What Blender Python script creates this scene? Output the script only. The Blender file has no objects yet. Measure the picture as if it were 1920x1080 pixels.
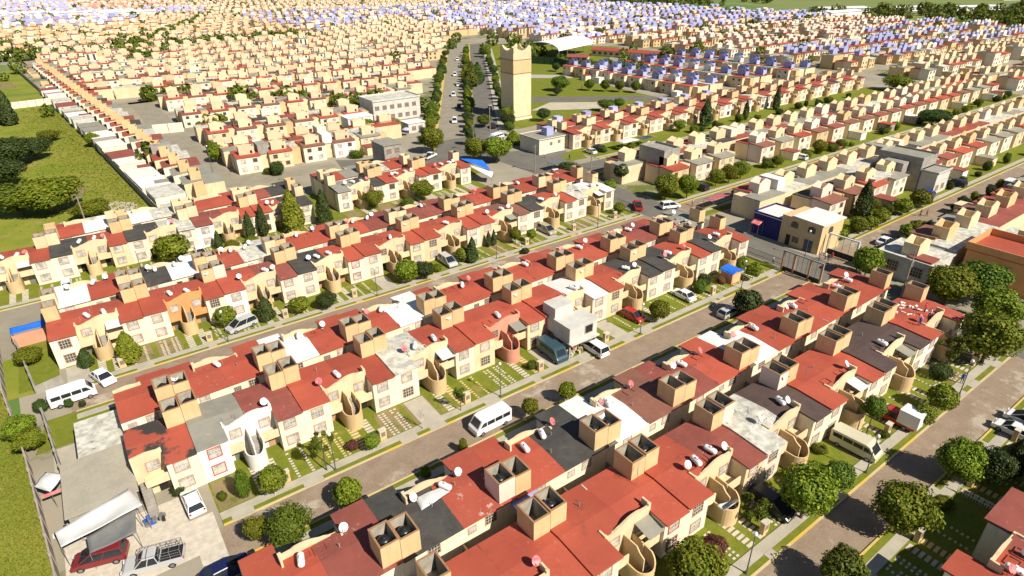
import bpy, math, random
import numpy as np
from mathutils import Matrix, Vector
random.seed(7); rng = np.random.default_rng(7)
SC = bpy.context.scene
COL = SC.collection
PI = math.pi
# ------------------------------------------------------------ camera, sky, sun, exposure
# world: X runs along the terraces, Y across the streets (away from the viewer), Z up, metres
cam_d = bpy.data.cameras.new('camera'); cam = bpy.data.objects.new('camera', cam_d); COL.objects.link(cam)
HEAD, PITCH, ROLL = math.radians(54.5), math.radians(27.5), math.radians(-0.7)
fw = Vector((math.cos(HEAD)*math.cos(PITCH), math.sin(HEAD)*math.cos(PITCH), -math.sin(PITCH)))
rt = fw.cross(Vector((0, 0, 1))).normalized(); up = rt.cross(fw)
r2 = rt*math.cos(ROLL)+up*math.sin(ROLL); u2 = up*math.cos(ROLL)-rt*math.sin(ROLL)
cam.matrix_world = Matrix(((r2.x, u2.x, -fw.x, 0), (r2.y, u2.y, -fw.y, 0), (r2.z, u2.z, -fw.z, 50.0), (0, 0, 0, 1)))
cam_d.sensor_width = 36; cam_d.lens = 36*1155/1920; cam_d.clip_end = 9000; cam_d.clip_start = 1
SC.camera = cam
SUN_AZ, SUN_EL = math.radians(-77), math.radians(42)     # direction towards the sun in the XY plane
wd = bpy.data.worlds.new('World'); SC.world = wd; wd.use_nodes = True
nt = wd.node_tree; sky = nt.nodes.new('ShaderNodeTexSky'); sky.sky_type = 'NISHITA'; sky.sun_disc = False
sky.sun_elevation = SUN_EL; sky.sun_rotation = PI/2-SUN_AZ; sky.altitude = 2200
bg = nt.nodes['Background']; bg.inputs[1].default_value = 0.06
nt.links.new(sky.outputs[0], bg.inputs[0])
sl = bpy.data.lights.new('sun', 'SUN'); sl.energy = 4.6; sl.angle = math.radians(0.53); sl.color = (1.0, 0.93, 0.80)
so = bpy.data.objects.new('sun', sl); COL.objects.link(so)
so.rotation_euler = Vector((math.cos(SUN_AZ)*math.cos(SUN_EL), math.sin(SUN_AZ)*math.cos(SUN_EL), math.sin(SUN_EL))).to_track_quat('Z', 'Y').to_euler()
SC.view_settings.view_transform = 'Standard'; SC.view_settings.look = 'None'
SC.view_settings.exposure = 0.62; SC.view_settings.gamma = 1.0
SC.cycles.use_denoising = True
SC.cycles.max_bounces = 4; SC.cycles.diffuse_bounces = 2; SC.cycles.glossy_bounces = 2; SC.cycles.transmission_bounces = 2
SC.cycles.caustics_reflective = False; SC.cycles.caustics_refractive = False

# ------------------------------------------------------------ materials
def lin(h):
    h = h.lstrip('#'); o = []
    for i in (0, 2, 4):
        c = int(h[i:i+2], 16)/255
        o.append(c/12.92 if c <= .04045 else ((c+.055)/1.055)**2.4)
    return tuple(o)+(1,)
def C(c): return lin(c) if isinstance(c, str) else tuple(c)+(1,)
MATS = {}
def mat(name, c1, c2=None, scale=1.0, lo=.35, hi=.65, rough=.85, fine=0.12, c3=None, s3=.3, t3=.62, metal=0, bump=0, stretch=None, obj=.0, spec=.3, scr=None, drip=None):
    """two or three tones mixed by world-space noise, fine grain, slight value change from object to object"""
    if name in MATS: return MATS[name]
    m = bpy.data.materials.new(name); m.use_nodes = True; MATS[name] = m
    N = m.node_tree.nodes; L = m.node_tree.links
    b = N['Principled BSDF']; b.inputs['Roughness'].default_value = rough; b.inputs['Metallic'].default_value = metal
    b.inputs['Specular IOR Level'].default_value = spec
    geo = N.new('ShaderNodeNewGeometry'); pos = geo.outputs['Position']
    if stretch:
        mp = N.new('ShaderNodeMapping'); mp.inputs['Scale'].default_value = stretch; L.new(pos, mp.inputs[0]); pos = mp.outputs[0]
    def noise(s, d=5, r=.6):
        n = N.new('ShaderNodeTexNoise'); n.inputs['Scale'].default_value = s; n.inputs['Detail'].default_value = d
        n.inputs['Roughness'].default_value = r; L.new(pos, n.inputs['Vector']); return n.outputs[0]
    def ramp(f, a, z):
        r = N.new('ShaderNodeMapRange'); r.inputs[1].default_value = a; r.inputs[2].default_value = z; L.new(f, r.inputs[0]); return r.outputs[0]
    def mix(f, a, z):
        x = N.new('ShaderNodeMix'); x.data_type = 'RGBA'
        if isinstance(f, float): x.inputs[0].default_value = f
        else: L.new(f, x.inputs[0])
        for s, v in ((6, a), (7, z)):
            if isinstance(v, tuple): x.inputs[s].default_value = v
            else: L.new(v, x.inputs[s])
        return x.outputs[2]
    col = C(c1)
    if c2 is not None: col = mix(ramp(noise(scale), lo, hi), C(c1), C(c2))
    if c3 is not None: col = mix(ramp(noise(s3, 8, .7), t3, t3+.06), col, C(c3))
    if scr is not None:      # pale scuffs and worn streaks of the coating
        n1 = noise(2.2, 12, .78); n2 = noise(.35, 3, .5); mm = N.new('ShaderNodeMath'); mm.operation = 'MULTIPLY'
        L.new(ramp(n1, .56, .70), mm.inputs[0]); L.new(ramp(n2, .42, .62), mm.inputs[1])
        mk = N.new('ShaderNodeMath'); mk.operation = 'MULTIPLY'; L.new(mm.outputs[0], mk.inputs[0]); mk.inputs[1].default_value = .65
        col = mix(mk.outputs[0], col, C(scr))
    if drip is not None:     # vertical rain streaks
        mp2 = N.new('ShaderNodeMapping'); mp2.inputs['Scale'].default_value = (2.2, 2.2, .35); L.new(geo.outputs['Position'], mp2.inputs[0])
        nn = N.new('ShaderNodeTexNoise'); nn.inputs['Scale'].default_value = 1.0; nn.inputs['Detail'].default_value = 6; L.new(mp2.outputs[0], nn.inputs['Vector'])
        mk = N.new('ShaderNodeMath'); mk.operation = 'MULTIPLY'; L.new(ramp(nn.outputs[0], .52, .72), mk.inputs[0]); mk.inputs[1].default_value = .45
        col = mix(mk.outputs[0], col, C(drip))
    hs = N.new('ShaderNodeHueSaturation')
    if isinstance(col, tuple): hs.inputs['Color'].default_value = col
    else: L.new(col, hs.inputs['Color'])
    v = ramp(noise(9, 3, .7), 0, 1)
    ma = N.new('ShaderNodeMath'); ma.operation = 'MULTIPLY_ADD'; L.new(v, ma.inputs[0]); ma.inputs[1].default_value = fine*2; ma.inputs[2].default_value = 1-fine
    val = ma.outputs[0]
    if obj:
        oi = N.new('ShaderNodeObjectInfo'); m2 = N.new('ShaderNodeMath'); m2.operation = 'MULTIPLY_ADD'
        L.new(oi.outputs['Random'], m2.inputs[0]); m2.inputs[1].default_value = obj*2; m2.inputs[2].default_value = 1-obj
        m3 = N.new('ShaderNodeMath'); m3.operation = 'MULTIPLY'; L.new(val, m3.inputs[0]); L.new(m2.outputs[0], m3.inputs[1]); val = m3.outputs[0]
    L.new(val, hs.inputs['Value']); L.new(hs.outputs[0], b.inputs['Base Color'])
    if bump:
        bp = N.new('ShaderNodeBump'); bp.inputs['Strength'].default_value = bump; bp.inputs['Distance'].default_value = .05
        L.new(noise(6, 6, .7), bp.inputs['Height']); L.new(bp.outputs[0], b.inputs['Normal'])
    return m
def leafmat(name, c1, c2, c3):
    m = bpy.data.materials.new(name); m.use_nodes = True; MATS[name] = m
    N = m.node_tree.nodes; L = m.node_tree.links; b = N['Principled BSDF']; b.inputs['Roughness'].default_value = .6
    b.inputs['Specular IOR Level'].default_value = .25
    g = N.new('ShaderNodeNewGeometry'); oi = N.new('ShaderNodeObjectInfo')
    r = N.new('ShaderNodeValToRGB'); e = r.color_ramp.elements; e[0].color = C(c1); e[1].color = C(c3); x = e.new(.5); x.color = C(c2)
    L.new(g.outputs['Random Per Island'], r.inputs[0])
    hs = N.new('ShaderNodeHueSaturation'); L.new(r.outputs[0], hs.inputs['Color'])
    for s, k, a in (('Hue', .05, .475), ('Value', .5, .75)):
        q = N.new('ShaderNodeMath'); q.operation = 'MULTIPLY_ADD'; L.new(oi.outputs['Random'], q.inputs[0]); q.inputs[1].default_value = k; q.inputs[2].default_value = a
        L.new(q.outputs[0], hs.inputs[s])
    L.new(hs.outputs[0], b.inputs['Base Color'])
    tr = N.new('ShaderNodeBsdfTranslucent'); L.new(hs.outputs[0], tr.inputs[0]); mx = N.new('ShaderNodeMixShader'); mx.inputs[0].default_value = .22
    L.new(b.outputs[0], mx.inputs[1]); L.new(tr.outputs[0], mx.inputs[2]); L.new(mx.outputs[0], N['Material Output'].inputs[0])
    return m
M = MATS
mat('cream', (.71, .57, .365), (.64, .50, .31), .5, rough=.9, fine=.06, obj=.06, drip=(.50, .37, .21))
mat('tan', (.69, .555, .365), (.62, .485, .305), .4, rough=.9, fine=.06, obj=.10, drip=(.50, .37, .22))
mat('pale', (.80, .72, .56), (.74, .64, .47), .5, rough=.9, fine=.06, obj=.05, drip=(.55, .45, .30))
mat('white_wall', (.82, .79, .72), (.74, .70, .62), .6, rough=.9, fine=.05, drip=(.56, .52, .44))
mat('ochre', (.64, .46, .25), (.57, .40, .20), .5, rough=.9, fine=.07, obj=.07, c3=(.50, .36, .2), s3=.8, t3=.68, drip=(.44, .30, .15))
mat('pink_wall', (.66, .30, .20), (.60, .26, .17), .5, rough=.9, fine=.06)
mat('orange_wall', (.62, .32, .13), (.56, .27, .10), .5, rough=.9, fine=.06)
mat('rose', (.74, .60, .50), (.68, .53, .43), .5, rough=.9, fine=.06)
mat('blue_wall', (.03, .03, .16), (.025, .025, .12), .5, fine=.08)
mat('purple', (.40, .41, .66), (.34, .35, .57), .4, rough=.9, fine=.06, obj=.15)
mat('concrete', (.36, .33, .29), (.26, .24, .21), .8, rough=.95, fine=.1, c3=(.16, .15, .13), s3=.6, t3=.62, drip=(.15, .14, .12))
mat('inner', (.40, .36, .29), (.26, .235, .19), 1.2, rough=.95, fine=.15)  # lining of the roof tank boxes, darkened to paint in the shade inside them
mat('rim', (.36, .20, .10), (.30, .16, .08), 2, fine=.1)
mat('trim', (.47, .29, .18), (.40, .23, .14), 2, fine=.1)
mat('trimred', (.46, .08, .06), None)
mat('dark', (.02, .018, .017), None, rough=.6)
mat('iron', (.025, .025, .025), None, rough=.5)
# roof coats
mat('red', (.395, .084, .047), (.345, .068, .040), .25, rough=.8, fine=.09, obj=.14, c3=(.26, .066, .044), s3=.5, t3=.60, bump=.15, scr=(.52, .26, .19))
mat('red_old', (.29, .080, .058), (.23, .066, .050), .5, rough=.9, fine=.12, obj=.08, c3=(.42, .27, .21), s3=1.1, t3=.64, bump=.2, scr=(.55, .38, .30))
mat('red_patch', (.38, .085, .05), (.34, .07, .044), .4, rough=.9, fine=.1, c3=(.56, .48, .38), s3=.55, t3=.615, bump=.2, scr=(.56, .40, .32))
mat('red_black', (.40, .085, .05), (.05, .045, .04), .28, .46, .52, rough=.9, fine=.12, c3=(.6, .5, .42), s3=.9, t3=.70, bump=.2)
mat('brown', (.25, .105, .07), (.20, .085, .06), .6, rough=.9, fine=.12, c3=(.36, .22, .16), s3=1.2, t3=.63, bump=.2, scr=(.40, .27, .20))
mat('black', (.052, .048, .043), (.075, .07, .062), .7, rough=.85, fine=.2, c3=(.30, .27, .22), s3=1.0, t3=.70, bump=.2, scr=(.22, .20, .17))
mat('dusk', (.075, .05, .045), (.10, .065, .055), .5, rough=.85, fine=.15, c3=(.16, .09, .07), s3=.9, t3=.62, bump=.2, scr=(.22, .14, .11))
mat('grey', (.24, .23, .19), (.30, .28, .23), .5, rough=.95, fine=.12, c3=(.42, .39, .33), s3=.6, t3=.62, bump=.2, scr=(.15, .14, .11))
mat('white', (.80, .78, .74), (.74, .71, .66), .3, rough=.8, fine=.05, c3=(.56, .52, .46), s3=.9, t3=.70, bump=.1, scr=(.55, .50, .43))
mat('pinkwhite', (.78, .70, .66), (.74, .64, .59), .3, rough=.8, fine=.05, scr=(.55, .45, .40))
mat('stain_white', (.62, .60, .52), (.40, .38, .32), 1.0, .4, .6, rough=.9, fine=.12, c3=(.14, .13, .11), s3=1.5, t3=.60, bump=.2)
# ground
mat('brick_road', (.30, .228, .162), (.245, .18, .128), .5, rough=.95, fine=.55, c3=(.40, .34, .26), s3=.11, t3=.57, bump=.5)
mat('concrete_roof', (.40, .36, .28), (.34, .305, .24), .5, rough=.95, fine=.35, bump=.3)
mat('asphalt', (.135, .125, .105), (.17, .155, .13), .25, rough=.95, fine=.18, c3=(.21, .19, .16), s3=.2, t3=.62)
mat('asphalt_pale', (.245, .215, .16), (.30, .265, .20), .25, rough=.95, fine=.18, c3=(.17, .155, .12), s3=.25, t3=.60)
mat('pavement', (.45, .405, .32), (.37, .335, .265), .6, rough=.95, fine=.12)
mat('kerb', (.56, .46, .24), (.50, .42, .25), .4, rough=.9, fine=.1, c3=(.58, .40, .08), s3=.12, t3=.50)
mat('kerb_yellow', (.58, .42, .09), (.52, .40, .14), .5, rough=.9, fine=.1)
mat('lawn', (.135, .165, .018), (.185, .195, .026), .8, rough=1, fine=.55, c3=(.25, .205, .055), s3=.22, t3=.58, spec=.1, bump=.5)
mat('soil', (.27, .20, .11), (.20, .17, .06), .5, rough=1, fine=.2, c3=(.12, .14, .03), s3=.5, t3=.56, spec=.1)
mat('field', (.165, .205, .022), (.245, .245, .040), .09, .35, .62, rough=1, fine=.45, c3=(.30, .24, .085), s3=.12, t3=.57, spec=.1, bump=.3)
mat('farmland', (.11, .185, .045), (.19, .22, .075), .006, .44, .52, rough=1, fine=.15, c3=(.26, .22, .12), s3=.008, t3=.555, stretch=(1, .3, 1), spec=.1)
mat('town_ground', (.34, .30, .23), (.27, .24, .175), .05, .4, .6, rough=1, fine=.2, c3=(.13, .15, .035), s3=.05, t3=.555, spec=.1)
mat('stone', (.60, .54, .44), (.48, .42, .34), 1.5, rough=.95, fine=.15)
mat('stone_yellow', (.60, .46, .22), (.54, .40, .18), 1.5, rough=.95, fine=.12)
mat('sand', (.50, .44, .33), (.43, .38, .28), .2, rough=1, fine=.12)
# things
mat('tank_black', (.018, .018, .020), None, rough=.35, spec=.5)
mat('gas_white', (.80, .79, .77), None, rough=.4, fine=.03)
mat('dish_white', (.76, .76, .76), None, rough=.5, fine=.03)
mat('dish_red', (.62, .10, .12), (.70, .25, .24), 2, rough=.5, obj=.2)
mat('blue', (.035, .10, .45), None, rough=.6)
mat('tarp_blue', (.02, .14, .62), (.03, .18, .70), 1.5, rough=.55, fine=.08, bump=.4)
mat('tarp_white', (.66, .65, .62), (.58, .57, .54), .7, rough=.7, fine=.05, bump=.3)
mat('tarp_grey', (.17, .17, .165), (.14, .14, .135), 1.5, rough=.8, fine=.1, bump=.3)
mat('steel', (.30, .30, .30), None, rough=.45, metal=.6)
mat('post', (.10, .10, .10), None, rough=.6)
mat('pole_wood', (.30, .25, .19), (.24, .2, .15), 1, fine=.1)
mat('bark', (.13, .09, .06), (.09, .065, .045), 3, fine=.2)
mat('bark_white', (.62, .58, .52), (.42, .37, .31), 2, fine=.1)
mat('rubber', (.02, .02, .02), None, rough=.8)
mat('glass_dark', (.02, .024, .03), None, rough=.12, spec=.6)
mat('lamp_glass', (.75, .75, .73), None, rough=.3)
def wpane():
    m = mat('pane', (.56, .53, .47), (.26, .25, .24), 1.3, .42, .62, rough=.25, fine=.1, spec=.5); return m
wpane()
mat('pane_dark', (.11, .105, .10), (.035, .035, .037), 1.3, rough=.2, spec=.5)
mat('wbar', (.60, .52, .42), None)
for n, c in dict(car_white=(.78, .78, .77), car_red=(.42, .03, .025), car_silver=(.46, .46, .45), car_black=(.022, .021, .024), car_navy=(.012, .018, .075), car_teal=(.035, .075, .10), car_cream=(.56, .52, .38), car_maroon=(.19, .02, .025), car_tan=(.35, .31, .22), car_blue=(.03, .05, .35)).items():
    mat(n, c, None, rough=.28, fine=.03, spec=.5)
mat('headlamp', (.75, .75, .72), None, rough=.15, spec=.6); mat('taillamp', (.40, .02, .015), None, rough=.3)
mat('skin', (.36, .20, .13), None, rough=.7); mat('hair', (.02, .015, .012), None)
for n, c in dict(cl_white=(.72, .72, .70), cl_red=(.55, .04, .04), cl_blue=(.04, .08, .35), cl_jeans=(.05, .07, .14), cl_black=(.02, .02, .022)).items(): mat(n, c, None, rough=.9)
leafmat('leaf_bright', (.085, .125, .006), (.165, .20, .012), (.25, .265, .020))
leafmat('leaf_mid', (.055, .088, .008), (.105, .145, .012), (.17, .20, .020))
leafmat('leaf_dark', (.028, .052, .012), (.052, .082, .016), (.085, .115, .026))
leafmat('leaf_yellow', (.10, .13, .006), (.18, .20, .012), (.27, .27, .022))
leafmat('leaf_grass', (.12, .15, .012), (.17, .19, .02), (.23, .22, .03))
leafmat('leaf_flower', (.10, .10, .03), (.28, .05, .06), (.10, .12, .03))

# ------------------------------------------------------------ mesh helpers
class G:
    def __init__(s): s.v = []; s.f = []; s.m = []
    def face(s, idx, m=0): s.f.append(tuple(idx)); s.m.append(m)
    def box(s, x0, x1, y0, y1, z0, z1, m=0):
        i = len(s.v)
        s.v += [(x0, y0, z0), (x1, y0, z0), (x1, y1, z0), (x0, y1, z0), (x0, y0, z1), (x1, y0, z1), (x1, y1, z1), (x0, y1, z1)]
        for q in ((0, 3, 2, 1), (4, 5, 6, 7), (0, 1, 5, 4), (1, 2, 6, 5), (2, 3, 7, 6), (3, 0, 4, 7)): s.face([i+k for k in q], m)
        return s
    def hexa(s, p, m=0):       # 8 points ordered like box
        i = len(s.v); s.v += [tuple(q) for q in p]
        for q in ((0, 3, 2, 1), (4, 5, 6, 7), (0, 1, 5, 4), (1, 2, 6, 5), (2, 3, 7, 6), (3, 0, 4, 7)): s.face([i+k for k in q], m)
        return s
    def prism(s, pts, a, b, axis='y', m=0):   # polygon in the plane across axis, from a to b
        n = len(pts); i = len(s.v)
        for t in (a, b):
            for p, q in pts: s.v.append((p, t, q) if axis == 'y' else ((t, p, q) if axis == 'x' else (p, q, t)))
        s.face(range(i, i+n), m); s.face(range(i+2*n-1, i+n-1, -1), m)
        for k in range(n): s.face((i+k, i+n+k, i+n+(k+1) % n, i+(k+1) % n), m)
        return s
    def tube(s, a, b, r0, r1=None, n=8, m=0):
        r1 = r0 if r1 is None else r1; a = Vector(a); b = Vector(b); d = (b-a).normalized()
        x = d.orthogonal().normalized(); y = d.cross(x); i = len(s.v)
        for c, r in ((a, r0), (b, r1)):
            for k in range(n):
                t = 2*PI*k/n; s.v.append(tuple(c+x*(r*math.cos(t))+y*(r*math.sin(t))))
        for k in range(n): s.face((i+k, i+(k+1) % n, i+n+(k+1) % n, i+n+k), m)
        s.face(range(i+n-1, i-1, -1), m); s.face(range(i+n, i+2*n), m); return s
    def lathe(s, prof, c=(0, 0, 0), n=12, axis='z', m=0):    # prof: (radius, height)
        i = len(s.v)
        for r, h in prof:
            for k in range(n):
                t = 2*PI*k/n; a, b = r*math.cos(t), r*math.sin(t)
                s.v.append((c[0]+a, c[1]+b, c[2]+h) if axis == 'z' else (c[0]+h, c[1]+a, c[2]+b) if axis == 'x' else (c[0]+a, c[1]+h, c[2]+b))
        for j in range(len(prof)-1):
            for k in range(n): s.face((i+j*n+k, i+j*n+(k+1) % n, i+(j+1)*n+(k+1) % n, i+(j+1)*n+k), m)
        s.face(range(i+n-1, i-1, -1), m); j = i+(len(prof)-1)*n; s.face(range(j, j+n), m); return s
    def mesh(s, name, mats=('cream',), smooth=False):
        me = bpy.data.meshes.new(name); me.from_pydata(s.v, [], s.f)
        for q in mats: me.materials.append(M[q])
        if any(s.m): me.polygons.foreach_set('material_index', s.m)
        if smooth: me.polygons.foreach_set('use_smooth', [True]*len(s.f))
        import bmesh
        b = bmesh.new(); b.from_mesh(me); bmesh.ops.recalc_face_normals(b, faces=b.faces); b.to_mesh(me); b.free()
        return me
CACHE = {}
def cm(key, fn):
    if key not in CACHE: CACHE[key] = fn()
    return CACHE[key]
def ob(name, me, parent=None, mt=None, loc=(0, 0, 0), rz=0, sc=None):
    o = bpy.data.objects.new(name, me); COL.objects.link(o); o.location = loc; o.rotation_euler = (0, 0, rz)
    if sc: o.scale = sc if hasattr(sc, '__len__') else (sc,)*3
    if parent: o.parent = parent
    if mt and me:
        o.material_slots[0].link = 'OBJECT'; o.material_slots[0].material = M[mt]
    return o
def tag(o, label, cat, group=None):
    o['label'] = label; o['category'] = cat
    if group: o['group'] = group
    return o
def thing(name, label, cat, loc, rz=0, group=None, sc=None):
    return tag(ob(name, None, None, None, loc, rz, sc), label, cat, group)
def struct(o, kind='structure', label=None):
    o['kind'] = kind
    if label: o['label'] = label
    return o
ORD = 'first second third fourth fifth sixth seventh eighth ninth tenth eleventh twelfth thirteenth fourteenth fifteenth sixteenth seventeenth eighteenth nineteenth twentieth'.split()
TENS = {2: ('twenty', 'twentieth'), 3: ('thirty', 'thirtieth'), 4: ('forty', 'fortieth'), 5: ('fifty', 'fiftieth'), 6: ('sixty', 'sixtieth'), 7: ('seventy', 'seventieth'), 8: ('eighty', 'eightieth'), 9: ('ninety', 'ninetieth')}
def ordn(i):    # 0 -> first
    n = i+1
    if n <= 20: return ORD[n-1]
    t, u = divmod(n, 10)
    return TENS[t][1] if u == 0 else TENS[t][0]+'-'+ORD[u-1]
# ------------------------------------------------------------ the ground, roads, pavements
def poly(name, pts, z, mt, kind='structure', th=0):
    g = G()
    if th: g.prism(pts, z-th, z, 'z')
    else: g.v = [(x, y, z) for x, y in pts]; g.face(range(len(pts)))
    me = g.mesh(name, (mt,))
    if not th and me.polygons[0].normal.z < 0: me.flip_normals()
    return struct(ob(name, me), kind)
def rect(name, x0, x1, y0, y1, z, mt, th=0): return poly(name, [(x0, y0), (x1, y0), (x1, y1), (x0, y1)], z, mt, th=th)
poly('ground', [(-3000, -1500), (6000, -1500), (6000, 6000), (-3000, 6000)], 0, 'farmland')
poly('town_ground', [(-10, -30), (330, -30), (650, 60), (700, 330), (640, 420), (700, 900), (500, 1600), (-60, 1700), (-60, 560), (-14, 500), (10, 156), (-14, 118), (-15, 92)], .02, 'town_ground')
# open grass left of the boundary wall, and the strip beyond
poly('meadow', [(-70, 20), (-11.4, 20), (-12.0, 54.7), (-14.0, 75.2), (-16.3, 92.1), (-17.5, 112), (-70, 112)], .025, 'field')
poly('meadow', [(-140, 127), (-24, 127), (13, 134), (12.2, 154), (7.3, 219), (2, 300), (-4.5, 370), (-40, 370), (-140, 300)], .026, 'field')
poly('meadow', [(-40, 375), (-5, 375), (-14, 471), (-60, 480)], .026, 'field')
poly('meadow', [(-16.35, 92.1), (-13.1, 91.7), (-15.2, 108.2), (-15.4, 111), (-17.5, 112)], .027, 'field')
poly('dirt_patch', [(-9, 186), (-2, 183), (1, 192), (-6, 200), (-12, 196)], .030, 'soil')
poly('dirt_patch', [(2, 163), (8, 158), (9, 170), (3, 176)], .030, 'sand')
poly('dirt_patch', [(-33, 400), (-14, 398), (-16, 420), (-34, 425)], .030, 'soil')
# asphalt court, cross street, junction, avenue
rect('court_road', -45, -10.8, 104, 123, .030, 'asphalt_pale')
rect('road', -10.8, 101, 117.6, 122.6, .030, 'asphalt_pale')
rect('road', -9.5, 101, 84.0, 89.2, .030, 'brick_road')
rect('road', 1.2, 101, 48.4, 53.3, .030, 'brick_road')
rect('road', 15, 103, 13.6, 18.1, .030, 'brick_road')
poly('cross_street', [(101, -20), (109.5, -20), (109.5, 100), (112, 128), (122, 140), (122, 146), (108, 152), (108, 176), (92, 176), (84, 160), (62, 176), (60, 166), (84, 150), (99.5, 144), (100.5, 120)], .034, 'asphalt')
AD = (.525, .851); AN = (.851, -.525)
def av(s, t): return (93+AD[0]*s+AN[0]*t, 164+AD[1]*s+AN[1]*t)
poly('avenue', [av(-6, -3.5), av(-6, 6.0), av(300, 7.0), av(300, -4.5)], .030, 'asphalt_pale')
poly('avenue', [av(-12, 8.6), av(-12, 17), av(300, 19), av(300, 10)], .030, 'asphalt')
poly('avenue_median', [av(12, 6.0), av(12, 8.4), av(300, 9.8), av(300, 7.2)], .16, 'lawn', th=.14)
poly('kerb', [av(12, 8.4), av(12, 8.9), av(300, 10.4), av(300, 9.8)], .15, 'kerb_yellow', th=.13)
poly('kerb', [av(-4, -4.6), av(-4, -3.6), av(300, -4.6), av(300, -5.6)], .15, 'kerb_yellow', th=.13)
poly('pavement', [av(-4, -7.2), av(-4, -4.62), av(300, -5.62), av(300, -8)], .14, 'pavement', th=.12)
poly('pavement', [av(4, 17.2), av(4, 20.4), av(300, 22), av(300, 19.2)], .14, 'pavement', th=.12)
for a, b, n in ((48.4, 53.3, 330), (84.2, 89.2, 330), (12.0, 16.6, 200), (120.5, 128.5, 330), (-24, -19, 200)):
    rect('road', 110, n, a, b, .030, 'brick_road' if a < 100 else 'asphalt')
for x0, x1, y0, y1 in ((24.5, 33.5, 180, 322), (24.5, 60, 168.6, 175.4), (33.5, 110, 205.2, 209.6), (33.5, 140, 241.2, 245.6), (33.5, 150, 277.2, 281.6), (12, 170, 313.2, 317.6), (12, 190, 349.2, 353.6), (12, 205, 385.2, 389.6), (-60, 240, 530, 541)):
    rect('lane', x0, x1, y0, y1, .028, 'asphalt_pale')
# the park beside the avenue
poly('park_lawn', [av(28, 20.6), av(300, 22.2), (330, 330), (215, 232), (208, 178), (150, 176), (128, 174)], .036, 'lawn')
poly('park_road', [av(76, 19.2), av(86, 19.3), (176, 212), (208, 190), (214, 160), (206, 158), (199, 184), (170, 202)], .042, 'asphalt')
poly('sports_court', [(150, 196), (176, 180), (190, 186), (166, 204)], .046, 'sand')
poly('park_path', [(196, 262), (214, 246), (222, 252), (204, 270)], .046, 'pavement')
poly('park_path', [av(100, 22), av(100, 23.5), av(270, 25.5), av(270, 24)], .046, 'pavement')
poly('corner_lawn', [(109, 133), (123, 141), (126, 141), (122, 132)], .046, 'lawn')
poly('corner_lawn', [(72, 140), (84, 138), (93, 140), (90, 148), (78, 152)], .046, 'lawn')
poly('grass_lot', [(39.8, 124), (46, 124), (46, 150), (39.8, 150)], .034, 'lawn')

# front yards: kerb, verge, pavement, lawn with stepping stones, drives
stone_g = {'stone': G(), 'stone_yellow': G()}
def yard(x0, x1, vk, d, mods, detail=True, seedn=0, depth=7.2, kmat='kerb'):
    """x0..x1 along the street; vk the kerb line, d=+1 when the houses lie at larger y"""
    rr = random.Random(seedn)
    def strip(name, a, b, z, mt, th=0):
        lo, hi = sorted((vk+d*a, vk+d*b)); return rect(name, x0, x1, lo, hi, z, mt, th)
    strip('kerb', 0, .22, .15, kmat, .14)
    strip('verge', .23, .85, .12, 'lawn', .11)
    strip('pavement', .86, 1.95, .14, 'pavement', .13)
    strip('lawn', 1.96, depth+2.0, .06, 'lawn', .05)
    if not detail: return
    for (a, b) in mods:
        w = (b-a)/2
        for h in (0, 1):
            xs = a+h*w; xe = xs+w
            def P(x, y, sx, sy, key='stone'):
                yy = vk+d*y; stone_g[key].box(x-sx/2, x+sx/2, yy-sy/2, yy+sy/2, .05, .10)
            key = 'stone_yellow' if rr.random() < .10 else 'stone'
            # walk to the stair in the middle of each pair
            px = xe-.9 if h == 0 else xs+.9
            y = 2.35
            while y < depth-.2:
                P(px, y, .95, .34, key); y += .56
            r = rr.random()
            px0 = xs+1.0 if h == 0 else xe-2.9
            if r < .74:
                for t in ((0, .55, 1.6, 2.15) if rr.random() < .5 else (0.1, 1.7)):
                    y = 2.3
                    while y < depth-.5:
                        if rr.random() < .95: P(px0+t, y, .34, .22, key)
                        y += .48
            elif r < .86:
                lo, hi = sorted((vk+d*1.96, vk+d*(depth-.2))); rect('driveway', px0-.3, px0+2.4, lo, hi, .10, 'pavement', .04)
            if rr.random() < .28:
                lo, hi = sorted((vk+d*2.2, vk+d*(depth-.1))); rect('flower_bed', px0-.7, px0+2.6, lo, hi, .066, 'soil')
            if rr.random() < .5:
                lo, hi = sorted((vk+d*.0, vk+d*.9)); rect('drive_apron', px0, px0+2.2, lo-.01, hi, .162, 'pavement', .05)
            elif rr.random() < .4:
                lo, hi = sorted((vk+d*.2, vk+d*.9)); rect('drive_apron', px, px+1.2, lo, hi, .158, 'pavement', .05)
# ------------------------------------------------------------ terraced houses of four flats
W = 12.05; D = 8.1
def window_meshes():
    def pane(): return G().box(-.66, .66, -.02, .03, 0, 1.2).mesh('window', ('pane',))
    def frame():
        g = G(); t = .11
        g.box(-.66-t, -.66, -.06, .05, -t, 1.2+t); g.box(.66, .66+t, -.06, .05, -t, 1.2+t)
        g.box(-.66, .66, -.06, .05, -t, 0); g.box(-.66, .66, -.06, .05, 1.2, 1.2+t); return g.mesh('window_frame', ('trim',))
    def bars():
        g = G()
        for x in (-.33, 0, .33): g.box(x-.025, x+.025, -.045, -.021, 0, 1.2)
        for z in (.4, .82): g.box(-.66, .66, -.05, -.024, z-.02, z+.02)
        return g.mesh('window_grille', ('wbar',))
    return cm('wp', pane), cm('wf', frame), cm('wb', bars)
def add_window(root, x, y, z, rz=0, sc=1, pm='pane', fm='trim', grille=True, frame=True):
    p, f, b = window_meshes()
    w = ob('window', p, root, pm, (x, y, z), rz, sc)
    if frame: ob('window_frame', f, w, fm)
    if grille: ob('window_grille', b, w)
    return w
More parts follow.
